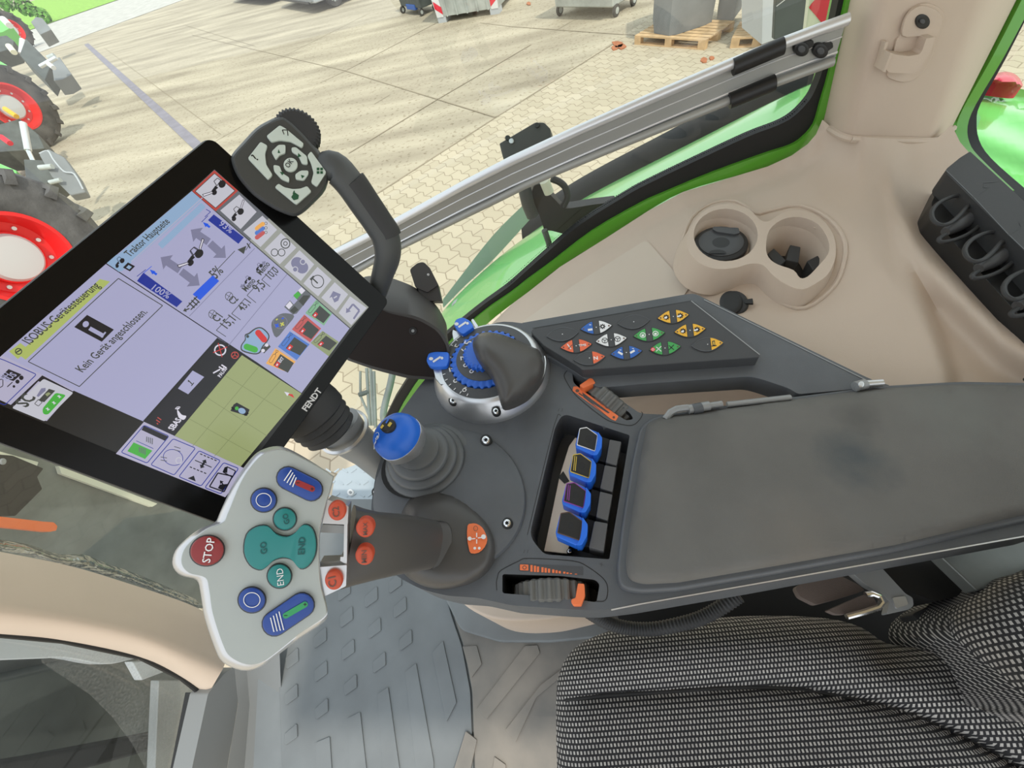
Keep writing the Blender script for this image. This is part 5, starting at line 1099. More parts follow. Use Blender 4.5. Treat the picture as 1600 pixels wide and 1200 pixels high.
# =============================================================== FRONT CORNER
rows = [([(-80, 846), (0, 862), (100, 882), (180, 905), (310, 950), (350, 985)], -1.0), ([(-80, 872), (0, 890), (120, 918), (240, 945), (320, 972), (352, 1008)], -.955), ([(-80, 885), (0, 900), (120, 927), (240, 955), (315, 982), (354, 1018)], -.945),
        ([(-80, 935), (0, 945), (120, 962), (220, 985), (298, 1016), (352, 1040)], -.905), ([(-80, 960), (0, 966), (120, 980), (220, 1003), (292, 1034), (344, 1052)], -.90), ([(-80, 982), (0, 988), (100, 998), (220, 1024), (285, 1055), (325, 1085)], -.94), ([(-80, 990), (0, 996), (100, 1006), (220, 1032), (280, 1062), (322, 1092)], -1.0)]
b = B(); b.loft([cr([vx(X_).q(*p) for p in L], 4, False) for L, X_ in rows], 'beige', closed=False); b.build('wall_front', sub=1, kind='structure')
b = B(); b.prism(vx(-.93), rd([(325, 1084), (352, 1050), (368, 1042), (372, 1100), (355, 1200), (330, 1420), (250, 1420), (300, 1200)], 3), -.05, 0, 'frontgrey'); b.build('trim_6', kind='structure', bevel=.006)
b = B(); b.loft([[vx(-.93).q(366, 1040), vx(-.93).q(372, 1100), vx(-.93).q(355, 1200), vx(-.93).q(330, 1420)], [vx(-.92).q(384, 1030), vx(-.92).q(390, 1100), vx(-.92).q(382, 1200), vx(-.92).q(365, 1420)], [vx(-.80).q(436, 1000), vx(-.80).q(440, 1100), vx(-.80).q(450, 1200), vx(-.80).q(478, 1420)]], 'frontgrey', closed=False); b.build('trim_7', kind='structure', ang=20)
b = B(); b.prism(vx(-.96), [(312, 1082), (327, 1086), (306, 1200), (262, 1420), (238, 1420), (290, 1200)], -.04, 0, 'seal'); pathw = [(-80, 984), (0, 990), (100, 1000), (220, 1026), (283, 1058), (320, 1088)]
b.tube([vx(-.97).q(*p) for p in pathw], .006, 'seal', 8); b.build('trim_8', kind='structure')
gp = [(-150, 640), (345, 760), (350, 1000), (325, 1090), (270, 1420), (-150, 1420)]
B().poly(vx(-1.04), gp, 0, 'glass_dusty').build('window_5', smooth=False, kind='structure')
ds = [(65, 1035), (95, 1055), (140, 1085), (175, 1120), (205, 1160), (235, 1215), (270, 1300), (320, 1090), (270, 1045), (220, 1030), (120, 1012), (60, 1008)]
B().poly(vx(-1.035), ds, 0, 'dust').build('dust_film', smooth=False, kind='stuff', label='dusty part of the lower pane outside the wiper sweep', cat='dust')
# bonnet and parts seen through the front glass
VB = vx(-1.30)
bn = thing('bonnet', VB.q(150, 800, -.2), 'grey metal bonnet panel seen through the front pane under the terminal', 'bonnet')
B().prism(VB, [(-120, 650), (60, 700), (96, 714), (250, 772), (345, 808), (345, 950), (300, 945), (0, 872), (-120, 850)], -.25, 0, 'hood_metal').build('panel', bn, bevel=.01)
k = B(); k.prism(VB, rd([(92, 728), (246, 787), (238, 792), (96, 740)], 1), -.01, .012, 'cream'); k.prism(VB, rd([(-20, 700), (60, 722), (58, 728), (-20, 708)], 1), -.01, .012, 'cream'); k.build('edge_highlight', bn, label='pale strip standing in for the edge highlight')  # cream strips stand in for the highlight along the bonnet edge
k = B(); k.prism(vx(-1.22), rd([(-60, 705), (20, 712), (68, 732), (58, 745), (66, 764), (24, 806), (-60, 806)], 2), -.04, 0, 'black'); k.disc(vx(-1.22), 6, 721, 5, -.002, .004, 'arm_grey'); k.build('black_bracket', label='black angular bracket plate with one bolt above the orange handle', cat='bracket', bevel=.003)
k = B(); P7 = vx(-1.12); k.prism(P7, rd([(-80, 800), (0, 807), (60, 814), (68, 815), (84, 816), (90, 822), (88, 829), (78, 831), (50, 828), (0, 823), (-80, 816)], 2), -.02, 0, 'orange'); k.build('orange_handle', label='bright orange lever handle under the terminal at the left edge', cat='handle', bevel=.003)
b = B(); L1 = cr([(-80, 832), (0, 843), (50, 852), (90, 866), (130, 866), (160, 878), (200, 892), (250, 912), (310, 938)], 4, False); L2 = cr([(-80, 848), (0, 860), (50, 870), (90, 882), (130, 888), (160, 898), (200, 908), (250, 928), (310, 950)], 4, False)
b.loft([[vx(-1.15).q(*p) for p in L1], [vx(-1.11).q((p[0]+r_[0])/2, (p[1]+r_[1])/2) for p, r_ in zip(L1, L2)], [vx(-1.15).q(*p) for p in L2]], 'foil', closed=False); b.build('crinkled_seal', sub=1, label='shiny crinkled film strip along the top of the beige front trim', cat='seal')
VF = vx(-1.6)
fa = thing('front_axle_parts', VF.q(120, 1100, -.3), 'dark grey machine body panels seen through the lower dusty pane', 'machine part')
B().prism(VF, [(-150, 1080), (0, 1062), (140, 1030), (250, 1000), (330, 1000), (330, 1500), (-150, 1500)], -.3, 0, 'machine_dark').build('lower_panel', fa, bevel=.01)
B().prism(vx(-1.7), [(-150, 970), (330, 990), (330, 1300), (-150, 1300)], -.3, 0, 'machine_grey').build('rear_panel', fa)
B().prism(vx(-1.5), [(-150, 1215), (60, 1180), (240, 1145), (330, 1120), (330, 1170), (230, 1175), (0, 1240), (-150, 1260)], -.05, 0, 'black_matte').build('cross_bar', fa, bevel=.01)
B().prism(vx(-1.45), cr([(-150, 990), (60, 985), (150, 1005), (230, 1020), (200, 1032), (160, 1038), (100, 1028), (40, 1030), (-150, 1032)], 3), -.05, 0, 'edge_grey').build('pale_tube', fa, bevel=.01)
B().prism(vx(-1.4), [(206, 1034), (222, 1063), (262, 1048), (262, 1030)], -.03, 0, 'edge_grey').build('corner_plate', fa, bevel=.003)
k = B().prism(vx(-1.3), [(248, 1063), (300, 1063), (320, 1080), (330, 1300), (238, 1300)], -.03, 0, 'machine_grey'); k.build('upright_plate', fa, bevel=.003)
k = B(); k.disc(vx(-1.3), 301, 1090, 7, 0, .01, 'silver', n=8); k.build('bolt', fa)
# =============================================================== GUARD RAIL
rl = thing('guard_rail', vy(.82).q(900, 270), 'wide ribbed aluminium rail crossing the side window up to the rear pillar', 'rail')
VR = vy(.82)
tp = [(470, 417), (527, 390), (612, 347), (800, 247), (1140, 97), (1325, 26)]; bt = [(490, 462), (540, 437), (617, 395), (770, 320), (860, 277), (1135, 164), (1302, 101)]
b = B().prism(VR, tp+bt[::-1], -.012, 0, 'alu'); b.build('web', rl, bevel=.001)
def at_y(y, L): return cr([vy(y).q(*p) for p in L], 3, False)
def off(L, k): return [(x, y+k) for x, y in L]
k = B(); k.tube(at_y(.815, off(tp, 4)), .0085, 'alu_light', 14); k.build('top_tube', rl)
k = B(); k.tube(at_y(.815, off(bt, -5)), .007, 'alu', 14); k.build('bottom_tube', rl)
mix = lambda a, t: [((1-t)*p[0]+t*r_[0], (1-t)*p[1]+t*r_[1]) for p, r_ in zip([tp[1], tp[2], tp[3], tp[4], tp[5]], [bt[1], bt[2], (800, 306), (1135, 164), bt[6]])]
k = B()
for t_, w in ((.42, .0012), (.74, .0022), (.82, .0012)): k.tube(at_y(.819, mix(0, t_)), w, 'alu_light' if t_ < .8 else 'arm_grey', 6)
k.build('rib', rl)
for L in ([(1143, 97), (1222, 61), (1225, 82), (1147, 113)], [(1138, 150), (1209, 120), (1211, 138), (1141, 166)]):
    k = B(); a, c_, e, f_ = L; m0 = [(a[0]+f_[0])/2, (a[1]+f_[1])/2]; m1_ = [(c_[0]+e[0])/2, (c_[1]+e[1])/2]; k.tube([vy(.812).q(*m0), vy(.812).q(*m1_)], .0125, 'black', 18); k.build('foam_sleeve', rl, label='black sleeve')
for x, y in ((1253, 77), (1283, 80)):
    k = B(); k.disc(VR, x, y, 12, 0, .008, 'black'); k.disc(VR, x, y, 6, .007, .012, 'shell_dark', n=12); k.prism(VR, rd([(x+4, y-12), (x+18, y-14), (x+19, y-6), (x+8, y+2)], 2), 0, .006, 'black'); k.build('knob', rl)
cl = thing('rail_clamp', vy(.95).q(820, 220), 'black clamp block with small wing screws sitting on top of the aluminium rail', 'clamp')
VC = Pl(vy(.94).q(820, 215), nrm(np.array([-.1, -.75, .6])))
B().prism(VC, rd([(780, 224), (836, 191), (850, 191), (860, 201), (861, 217), (860, 235), (792, 268), (784, 240)], 2), -.04, 0, 'box_dark').build('block', cl, bevel=.002)
for x, y in ((839, 195), (793, 215), (799, 220)): k = B(); k.disc(VC, x, y, 4.2, 0, .005, 'black' if x != 799 else 'silver', n=12); k.build('wing_screw', cl)
VM = vy(.96); q8b = lambda L: C(L, 5.457, 770, 180)
mb2 = thing('mirror_bracket', VM.q(860, 330), 'black folded steel bracket outside the side window under the rail', 'bracket')
B().prism(VM, rd(q8b([(320, 690), (350, 600), (480, 560), (490, 680), (540, 730), (600, 800), (700, 788), (860, 762), (1060, 738), (1000, 800), (640, 1000), (610, 1015), (500, 985), (440, 985), (400, 860), (360, 770)]), 3), -.03, 0, 'black').build('folded_plate', mb2, bevel=.003)
k = B(); k.tube([VM.q(*p, .01) for p in q8b([(265, 600), (300, 760), (340, 855)])], .016, 'shell_dark', 16); k.tube([VM.q(*p, .015) for p in q8b([(440, 980), (475, 1080), (495, 1180)])], .008, 'machine_dark', 12); k.build('tube', mb2)
k = B(); k.tube([VM.q(*p, -.01) for p in cr(q8b([(500, 540), (570, 570), (620, 620), (635, 700), (600, 780)]), 4, False)], .008, 'rubber', 10); k.build('cable', mb2)
k = B(); k.tube([VM.q(*p, .02) for p in q8b([(440, 560), (480, 660)])], .012, 'cream', 12); k.build('pale_sleeve', mb2)
# =============================================================== FENDER AND REAR TYRE
VE = vy(1.25)
eo = [(627, 642), (640, 600), (662, 535), (690, 480), (770, 402), (840, 350), (917, 300), (1077, 217), (1200, 152), (1290, 110), (1420, 60)]
out = cr([VE.q(*p) for p in eo], 3, False)
inn = [np.array([p[0], .90, arch(p[0])-.02+min(0, 0)]) for p in out]; mid = [a*.5+c_*.5+np.array([0, 0, .012]) for a, c_ in zip(out, inn)]
fd = thing('rear_fender', VE.q(900, 330), 'glossy green rear fender outside the side window', 'fender')
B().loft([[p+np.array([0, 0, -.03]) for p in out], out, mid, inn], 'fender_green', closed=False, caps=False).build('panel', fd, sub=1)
e1 = cr([VE.q(*p) for p in [(692, 478), (725, 444), (770, 402), (828, 338)]], 4, False); e2 = cr([vy(1.25).q(*p) for p in [(692, 468), (718, 434), (770, 368), (822, 316)]], 4, False)
B().loft([[p+np.array([0, 0, -.01]) for p in e1], e1, [a+np.array([0, .0, .0]) for a in e2], [p+np.array([0, .01, -.02]) for p in e2]], 'edge_grey', closed=False).build('fender_extension', fd, label='grey rubber fender extension')
k = B().prism(vy(1.18), rd([(694, 500), (708, 476), (716, 470), (718, 480), (704, 502)], 2), -.02, 0, 'galv'); k.build('end_clip', fd, bevel=.002)
tp0 = [vy(1.29).q(*p) for p in [(815, 372), (838, 351), (915, 301), (1075, 219), (1198, 154), (1290, 112), (1420, 62)]]
tpc = cr(tp0, 4, False)
b = B(); b.loft([[p+np.array([0, -.02, -.25]) for p in tpc], [p+np.array([0, 0, -.01]) for p in tpc], [p+np.array([0, .06, .005]) for p in tpc], [p+np.array([.0, .16, .0]) for p in tpc], [p+np.array([0, .18, -.25]) for p in tpc]], 'black_matte', closed=False); b.build('tyre', fd, sub=1, label='dark tyre beyond the fender edge')
# rear fender seen through the rear corner window
rf = thing('rear_wing', Zp(1580, 220, -.2), 'bright green fender top seen through the rear corner window', 'fender')
fo2 = [(1440, 60), (1500, 90), (1530, 124), (1600, 140), (1800, 190), (1850, 520), (1650, 420), (1500, 280), (1430, 180)]
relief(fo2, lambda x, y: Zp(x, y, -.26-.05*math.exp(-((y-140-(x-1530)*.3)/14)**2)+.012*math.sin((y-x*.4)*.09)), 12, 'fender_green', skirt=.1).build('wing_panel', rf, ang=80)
lm = thing('tail_lamp', Zp(1570, 130, -.24), 'red domed tail lamp on the green fender behind the rear window', 'lamp')
k = B(); PQ = hz(-.20); o3 = cr([(1529, 128), (1545, 118), (1570, 112), (1588, 117), (1598, 132), (1590, 136), (1560, 133)], 4); O3 = np.array(o3)
relief(o3, lambda x, y: Zp(x, y, -.24+.03*min(1, pdist(x, y, O3)/6)), 4, 'lens_red', skirt=.03).build('lens', lm, ang=80)
# items outside low by the door
st = thing('access_step', np.array([-.85, 1.0, -1.0]), 'pale blue checker plate step with a round bolt below the console', 'step')
PSx = hz(-1.05); stp = rd([(522, 748), (530, 735), (566, 722), (600, 742), (600, 830), (580, 900), (500, 940), (480, 880), (515, 790)], 4)
B().prism(PSx, stp, -.02, 0, 'plate_blue').build('tread_plate', st, bevel=.003)
k = B(); random.seed(3)
for j in range(9):
    for i in range(8):
        x = 500+i*13+(j % 2)*6; y = 735+j*19; a = math.radians(35 if (i+j) % 2 else -35)
        k.prism(PSx, pill(x-4*math.cos(a), y-4*math.sin(a), x+4*math.cos(a), y+4*math.sin(a), 1.1, 4), 0, .003, 'plate_blue')
k.build('checker_pattern', st); k = B(); k.disc(PSx, 547, 769, 5, 0, .01, 'white', n=16); k.disc(PSx, 547, 769, 2.2, .009, .013, 'arm_grey', n=8); k.build('bolt', st)
hr = thing('door_handrail', D(600, 620, 2.2), 'grey green tubular handrail outside under the dark housing', 'handrail')
k = B(); k.tube(cr([D(x, y, 2.0) for x, y in ((618, 560), (610, 600), (602, 630), (599, 650), (604, 662), (618, 672))], 4, False), .017, 'machine_grey', 16); k.build('tube', hr)
ld = thing('mirror_linkage', D(572, 620, 2.2), 'slim grey metal frame of parallel bars outside beside the handrail', 'frame')
k = B()
for (x0, y0, x1, y1, r_) in ((573, 575, 578, 665, .008), (579, 575, 583, 665, .007), (584, 580, 587, 668, .008), (563, 580, 563, 618, .006), (563, 618, 576, 648, .006)):
    k.tube([D(x0, y0, 2.0), D(x1, y1, 2.0)], r_, 'machine_grey', 10)
k.tube([D(561, 617, 2.0), D(576, 612, 2.0)], .012, 'machine_dark', 10); k.build('bars', ld)
# =============================================================== YARD
PG = hz(GZ)
def concrete():
    m = bpy.data.materials.new('yard_concrete'); m.use_nodes = True; nt = m.node_tree; bs = nt.nodes['Principled BSDF']; N = nt.nodes.new; L = nt.links.new
    tc = N('ShaderNodeTexCoord'); mp = N('ShaderNodeMapping'); mp.inputs['Rotation'].default_value = (0, 0, math.radians(49)); mp.inputs['Scale'].default_value = (.25, 1.2, 1); L(tc.outputs['Object'], mp.inputs['Vector'])
    n1 = N('ShaderNodeTexNoise'); n1.inputs['Scale'].default_value = 1.2; n1.inputs['Detail'].default_value = 8; L(mp.outputs[0], n1.inputs['Vector'])
    n2 = N('ShaderNodeTexNoise'); n2.inputs['Scale'].default_value = 14; n2.inputs['Detail'].default_value = 4; L(tc.outputs['Object'], n2.inputs['Vector'])
    r1 = N('ShaderNodeValToRGB'); r1.color_ramp.elements[0].position = .3; r1.color_ramp.elements[1].position = .72; r1.color_ramp.elements[0].color = (.30, .25, .18, 1); r1.color_ramp.elements[1].color = (.56, .485, .36, 1); L(n1.outputs['Fac'], r1.inputs['Fac'])
    r2 = N('ShaderNodeValToRGB'); r2.color_ramp.elements[0].position = .34; r2.color_ramp.elements[1].position = .42; r2.color_ramp.elements[0].color = (.55, .50, .42, 1); r2.color_ramp.elements[1].color = (1, 1, 1, 1); L(n2.outputs['Fac'], r2.inputs['Fac'])
    mx = N('ShaderNodeMixRGB'); mx.blend_type = 'MULTIPLY'; mx.inputs[0].default_value = .8; L(r1.outputs[0], mx.inputs[1]); L(r2.outputs[0], mx.inputs[2]); L(mx.outputs[0], bs.inputs['Base Color']); bs.inputs['Roughness'].default_value = .95; MT['concrete'] = m
    m = bpy.data.materials.new('pavers'); m.use_nodes = True; nt = m.node_tree; bs = nt.nodes['Principled BSDF']; N = nt.nodes.new; L = nt.links.new
    tc = N('ShaderNodeTexCoord'); mp = N('ShaderNodeMapping'); mp.inputs['Rotation'].default_value = (0, 0, math.radians(49)); L(tc.outputs['Object'], mp.inputs['Vector'])
    wv = N('ShaderNodeTexWave'); wv.wave_type = 'BANDS'; wv.bands_direction = 'X'; wv.wave_profile = 'TRI'; wv.inputs['Scale'].default_value = 1.6; L(mp.outputs[0], wv.inputs['Vector'])
    cb = N('ShaderNodeCombineXYZ'); ma = N('ShaderNodeMath'); ma.operation = 'MULTIPLY'; ma.inputs[1].default_value = .05; L(wv.outputs['Fac'], ma.inputs[0]); L(ma.outputs[0], cb.inputs[1])
    ad = N('ShaderNodeVectorMath'); L(mp.outputs[0], ad.inputs[0]); L(cb.outputs[0], ad.inputs[1])
    br = N('ShaderNodeTexBrick'); br.inputs['Scale'].default_value = 1; br.inputs['Brick Width'].default_value = .30; br.inputs['Row Height'].default_value = .17; br.inputs['Mortar Size'].default_value = .007; br.inputs['Color1'].default_value = (.54, .46, .335, 1); br.inputs['Color2'].default_value = (.46, .39, .28, 1); br.inputs['Mortar'].default_value = (.30, .24, .165, 1)
    L(ad.outputs[0], br.inputs['Vector']); L(br.outputs['Color'], bs.inputs['Base Color']); bs.inputs['Roughness'].default_value = .95; MT['pavers'] = m
concrete()
mat('asphalt', (.50, .48, .44), .95, nz=.15, ns=2); mat('grass', (.25, .46, .06), .95, nz=.3, ns=3)
def gpoly(L, z, m, name, **k): B().add([np.array([p[0], p[1], z]) for p in L], [tuple(range(len(L)))], m).build(name, smooth=False, **k)
gpoly([(-150, -15), (30, -15), (30, 150), (-150, 150)], GZ, 'concrete', 'concrete_yard', kind='structure')
a1, a2 = G(600, 297), G(775, 184); dv = nrm(a2-a1); b1_ = a1-dv*14; b2_ = a2+dv*9; pv = np.array([dv[1], -dv[0], 0]); pv = pv if pv[0] > 0 else -pv
gpoly([b1_, b2_, b2_+pv*16, b1_+pv*16], GZ+.004, 'pavers', 'paved_strip', kind='structure')
k = B()
for (x0, y0, x1, y1, w) in ((540, 111, 775, 184, 2), (300, 55, 540, 111, 1.2), (540, 111, 690, 32, 1.6), (545, 240, 680, 158, 1.8), (680, 158, 830, 70, 1.8), (590, 303, 775, 184, 2.2), (775, 184, 960, 68, 2.2), (440, 90, 575, 22, 1.2), (500, 130, 540, 111, 1.2), (800, 42, 1010, 57, 1.6), (750, 36, 800, 42, 1.2), (865, 50, 900, 30, 1), (163, 75, 345, 210, 1), (390, 188, 450, 158, 1), (400, 185, 330, 225, 1), (260, 18, 297, 22, .8), (290, 40, 400, 73, 1), (585, 163, 610, 148, 1), (1000, 57, 1080, 20, 1.2), (225, 175, 280, 140, .8)):
    a, c_ = G(x0, y0), G(x1, y1); d_ = nrm(c_-a); n_ = np.array([-d_[1], d_[0], 0])*.009*w*.8; k.add([a+n_, a-n_, c_-n_, c_+n_], [(0, 1, 2, 3)], 'joint')
k.v = [(v[0], v[1], GZ+.009) for v in k.v]; k.build('slab_joints', smooth=False, kind='structure')
k = B(); a, c_ = G(135, 69), G(306, 226); d_ = nrm(c_-a); n_ = np.array([-d_[1], d_[0], 0])*.11; k.add([a+n_, a-n_, c_+d_*5-n_, c_+d_*5+n_], [(0, 1, 2, 3)], 'drain'); k.v = [(v[0], v[1], GZ+.012) for v in k.v]
k.build('drain_channel', smooth=False, label='long dark drain channel strip running across the pale concrete', cat='drain')
r1_, r2_ = G(75, 38), G(180, 2); dr = nrm(r2_-r1_); nr = np.array([-dr[1], dr[0], 0]); nr = nr if nr[1] > 0 else -nr
e1_, e2_ = G(100, 70), G(235, 17)
gpoly([e1_-dr*60, e2_+dr*60, r2_+dr*80, r1_-dr*80], GZ+.01, 'asphalt', 'road', kind='structure')
gpoly([r1_-dr*80, r2_+dr*80, r2_+dr*80+nr*60, r1_-dr*80+nr*60], GZ+.04, 'grass', 'grass_verge', kind='stuff', label='green grass verge beyond the grey road', cat='grass')
def gframe(p0, p1):
    a, c_ = G(*p0), G(*p1); u = nrm(c_-a); n = np.array([-u[1], u[0], 0]); n = n if n@a > 0 else -n; return a, c_, u, n, np.linalg.norm(c_-a)
UP = np.array([0, 0, 1.])
# pallets and tanks
def pallet(p0, p1, depth, label):
    a, c_, u, n, L = gframe(p0, p1); t = thing('wooden_pallet', a+u*L/2+n*depth/2, label, 'pallet', 'wooden pallets under the grey tanks')
    for i in range(7): B().box(a+n*(i*depth/6.9)+UP*.12, u*L, n*depth*.11, UP*.022, 'wood').build('deck_board', t)
    for i in range(3):
        k = B(); k.box(a+n*(i*(depth-.1)/2), u*L, n*.1, UP*.022, 'wood'); k.build('bottom_board', t)
        for j in range(3): B().box(a+n*(i*(depth-.1)/2)+u*(j*(L-.13)/2)+UP*.022, u*.13, n*.1, UP*.098, 'wood').build('block', t)
    return a, c_, u, n, L
pa = pallet((991, 70), (1100, 79), .95, 'wooden pallet carrying the tall grey faceted tank')
pb = pallet((1140, 76), (1222, 72), .8, 'wooden pallet to the right, partly behind the rail')
def tank(px, h, label, zb=GZ+.145, m='tank'):
    P = hz(zb); bot = [P.q(*p) for p in px]; c = np.mean(bot, 0); top = [c+(p-c)*1.05+UP*h for p in bot]
    b = B().loft([bot, [b_*.5+t_*.5 for b_, t_ in zip(bot, top)], top, [c+(p-c)*.8+UP*(h+.06) for p in bot]], m); t = thing('grey_tank', c, label, 'tank', None); b.build('tank_body', t, ang=30)
    return t, bot, top
t1, bo_, to_ = tank([(1022, 52), (1045, 56), (1058, 54), (1100, 40), (1112, 34), (1105, 20), (1060, 15), (1020, 30)], 1.15, 'tall faceted dark grey plastic tank standing on the left pallet')
k = B(); PK_ = Pl(bo_[3]+UP*.7, np.cross(bo_[3]-bo_[2], UP)); k.box(bo_[2]+UP*.95, (bo_[1]-bo_[2]), UP*.0+nrm(bo_[2]-bo_[0])*0+np.array([0, -.02, 0]), UP*.05, 'edge_grey'); k.build('raised_ridge', t1)
tank([(1120, 30), (1145, 32), (1158, 14), (1140, 6), (1122, 10)], 1.1, 'grey tank directly behind the tall faceted tank')
tank([(1175, 58), (1205, 64), (1250, 50), (1240, 20), (1180, 25)], 1.25, 'grey plastic tank on the right pallet beside the posts')
# container with hazard stripes
a, c_, u, n, L = gframe((683, 37), (783, 21)); t = thing('waste_skip', a, 'galvanised skip container with pink and white hazard stripes on its corners', 'container')
b = B(); hgt = 1.3; o = a+UP*.12; w = .25
r0 = [o+u*.05, o+u*(L-.05), o+u*(L-.05)+n*1.6, o+u*.05+n*1.6]; r1 = [p+UP*hgt+(u*-w if i in (0, 3) else u*w)*.6+(n*-.15 if i < 2 else n*.15) for i, p in enumerate(r0)]; b.loft([r0, r1], 'galv'); b.build('skip_body', t, bevel=.01)
nf = nrm(np.cross(r0[1]-r0[0], r1[0]-r0[0])); nf = nf if nf@(EYE-a) > 0 else -nf; ux = nrm(r0[1]-r0[0]); uy = nrm(r1[0]-r0[0]-ux*((r1[0]-r0[0])@ux)); LL = np.linalg.norm(r0[1]-r0[0]); off_ = nf*.012
for i in range(5): k = B(); k.box(r0[0]+ux*(LL*(i+1)/6)+off_*0, ux*.04, nf*.03, uy*1.2, 'galv'); k.build('rib', t)
for s in (0, 1):
    x0 = 0 if s == 0 else LL-.2; k = B(); k.add([r0[0]+ux*x0+off_, r0[0]+ux*(x0+.2)+off_, r0[0]+ux*(x0+.2+(.06 if s else -.06))+uy*1.25+off_, r0[0]+ux*(x0+(.06 if s else -.06))+uy*1.25+off_], [(0, 1, 2, 3)], 'white')
    for j in range(4): y0 = .05+j*.32; d_ = .14 if s else -.14; k.add([r0[0]+ux*(x0)+uy*(y0+.07-d_/2)+off_*1.3, r0[0]+ux*(x0+.2)+uy*(y0+.07+d_/2)+off_*1.3, r0[0]+ux*(x0+.2)+uy*(y0+.23+d_/2)+off_*1.3, r0[0]+ux*x0+uy*(y0+.23-d_/2)+off_*1.3], [(0, 1, 2, 3)], 'red_mark')
    k.build('hazard_marking', t, smooth=False, label='pink and white striped marking')
    k = B().box(a+u*(.05 if s == 0 else L-.3), u*.25, n*.3, UP*.12, 'edge_grey'); k.build('foot', t)
# dumpster on castors
a, c_, u, n, L = gframe((872, 27), (957, 29)); t = thing('waste_dumpster', a, 'galvanised round fronted dumpster on castor wheels', 'container')
o = a+UP*.18; rings = []
for h_, g_, dn in ((0, 0, 0), (.02, .02, -.04), (.35, .03, -.1), (.4, .1, -.22), (.9, .12, -.25)): rings.append([o+u*(-g_)+n*dn+UP*h_, o+u*(L+g_)+n*dn+UP*h_, o+u*(L+g_)+n*1.0+UP*h_, o-u*g_+n*1.0+UP*h_])
b = B().loft(rings, 'galv'); b.build('body', t, bevel=.02)
k = B()
for i in range(14): k.box(o+u*(L*(i+.3)/14)-n*.12+UP*.34, u*.035, n*.05, UP*.5, 'machine_grey')
k.build('comb_ribs', t)
for i, (du, dn) in enumerate(((-.02, .1), (L+.02, .1), (L, .8), (0, .8))):
    k = B(); k.lathe(a+u*(du-.03)+n*dn+UP*.11, u, [(.01, 0), (.10, 0), (.11, .01), (.11, .05), (.10, .06), (.01, .06)], 'tyre', 20); k.lathe(a+u*(du-.035)+n*dn+UP*.11, u, [(.001, 0), (.06, 0), (.06, .07), (.001, .07)], 'galv', 16); k.build('castor', t)
# blue bin
a, c_, u, n, L = gframe((631, 21), (660, 25)); t = thing('wheeled_bin', a, 'dark wheeled bin with blue base left of the striped skip', 'bin')
b = B(); o = a+UP*.17; b.loft([[o-u*.05, o+u*(L+.05), o+u*(L+.05)+n*.6, o-u*.05+n*.6], [p+UP*1.0+(p-(o+u*L/2+n*.3))*.12 for p in [o-u*.05, o+u*(L+.05), o+u*(L+.05)+n*.6, o-u*.05+n*.6]]], 'machine_dark'); b.build('body', t, bevel=.02)
B().box(o+u*L*.3-n*.03+UP*-.05, u*L*.45, n*.1, UP*.12, 'bin_blue').build('blue_base', t, bevel=.01)
for du, dn in ((0, 0), (L, 0), (0, .5), (L, .5)): k = B(); k.lathe(a+u*(du-.03)+n*dn+UP*.09, u, [(.01, 0), (.08, 0), (.09, .01), (.09, .05), (.08, .06), (.01, .06)], 'tyre', 16); k.lathe(a+u*(du-.035)+n*dn+UP*.09, u, [(.001, 0), (.045, 0), (.045, .07), (.001, .07)], 'galv', 12); k.build('castor', t)
# cars
def car(p0, p1, m, label, h=1.7, Lc=4.4, side=1):
    a, c_, u, n, L = gframe(p0, p1); w = L; t = thing('parked_car', a+u*w/2+n*Lc/2, label, 'car')
    prof = [(0.0, .28), (-.02, .5), (.02, .72), (.25, .85), (.95, .98), (1.55, h*.97), (2.2, h), (3.9, h*.98), (4.3, h*.7), (4.4, .6), (4.38, .3)]
    rings = []
    for x in (0, .08, .92, 1):
        ins_ = .06 if x in (0, 1) else 0; rings.append([a+u*w*x+n*(d_*Lc/4.4+(ins_ if d_ < 1 else -ins_))+UP*(z_-(ins_ if z_ > .6 else 0)) for d_, z_ in prof])
    b = B().loft(rings, m); b.build('body', t, bevel=.04, seg=3)
    k = B().box(a+u*w*.03-n*.06+UP*.32, u*w*.94, n*.12, UP*.16, 'machine_grey'); k.build('bumper', t, bevel=.03)
    k = B().box(a+u*w*.08-n*.07+UP*.27, u*w*.84, n*.06, UP*.07, 'black'); k.build('lower_grille', t, bevel=.01)
    for s_ in (0, 1):
        for dn in (.85, 3.5):
            k = B(); cc_ = a+u*(w*s_+(-.17 if s_ else -.03))+n*dn+UP*.33; k.lathe(cc_, u, [(.18, -.0), (.31, -.0), (.33, .03), (.33, .18), (.31, .2), (.18, .2)], 'tyre', 28); wh = k.build('wheel', t)
            k = B(); k.lathe(cc_+u*(.185 if s_ else -.0), u, [(.001, .01), (.05, .015), (.20, .0), (.205, .015)], 'galv', 20); k.build('hub_cap', wh)
            k = B()
            for j in range(9): an = 2*math.pi*j/9; v_ = n*math.cos(an)+UP*math.sin(an); k.box(cc_+u*(.2 if s_ else -.02)+v_*.06-np.cross(u, v_)*.012, v_*.13, np.cross(u, v_)*.024, u*.012, 'black')
            k.build('spoke_gap', wh)
    return t
car((440, 12), (497, 22), 'car_silver', 'silver parked van whose bumper and spoked front wheel show at the top edge')
car((364, 4), (420, 9), 'car_dark', 'dark parked car left of the silver van at the top edge')
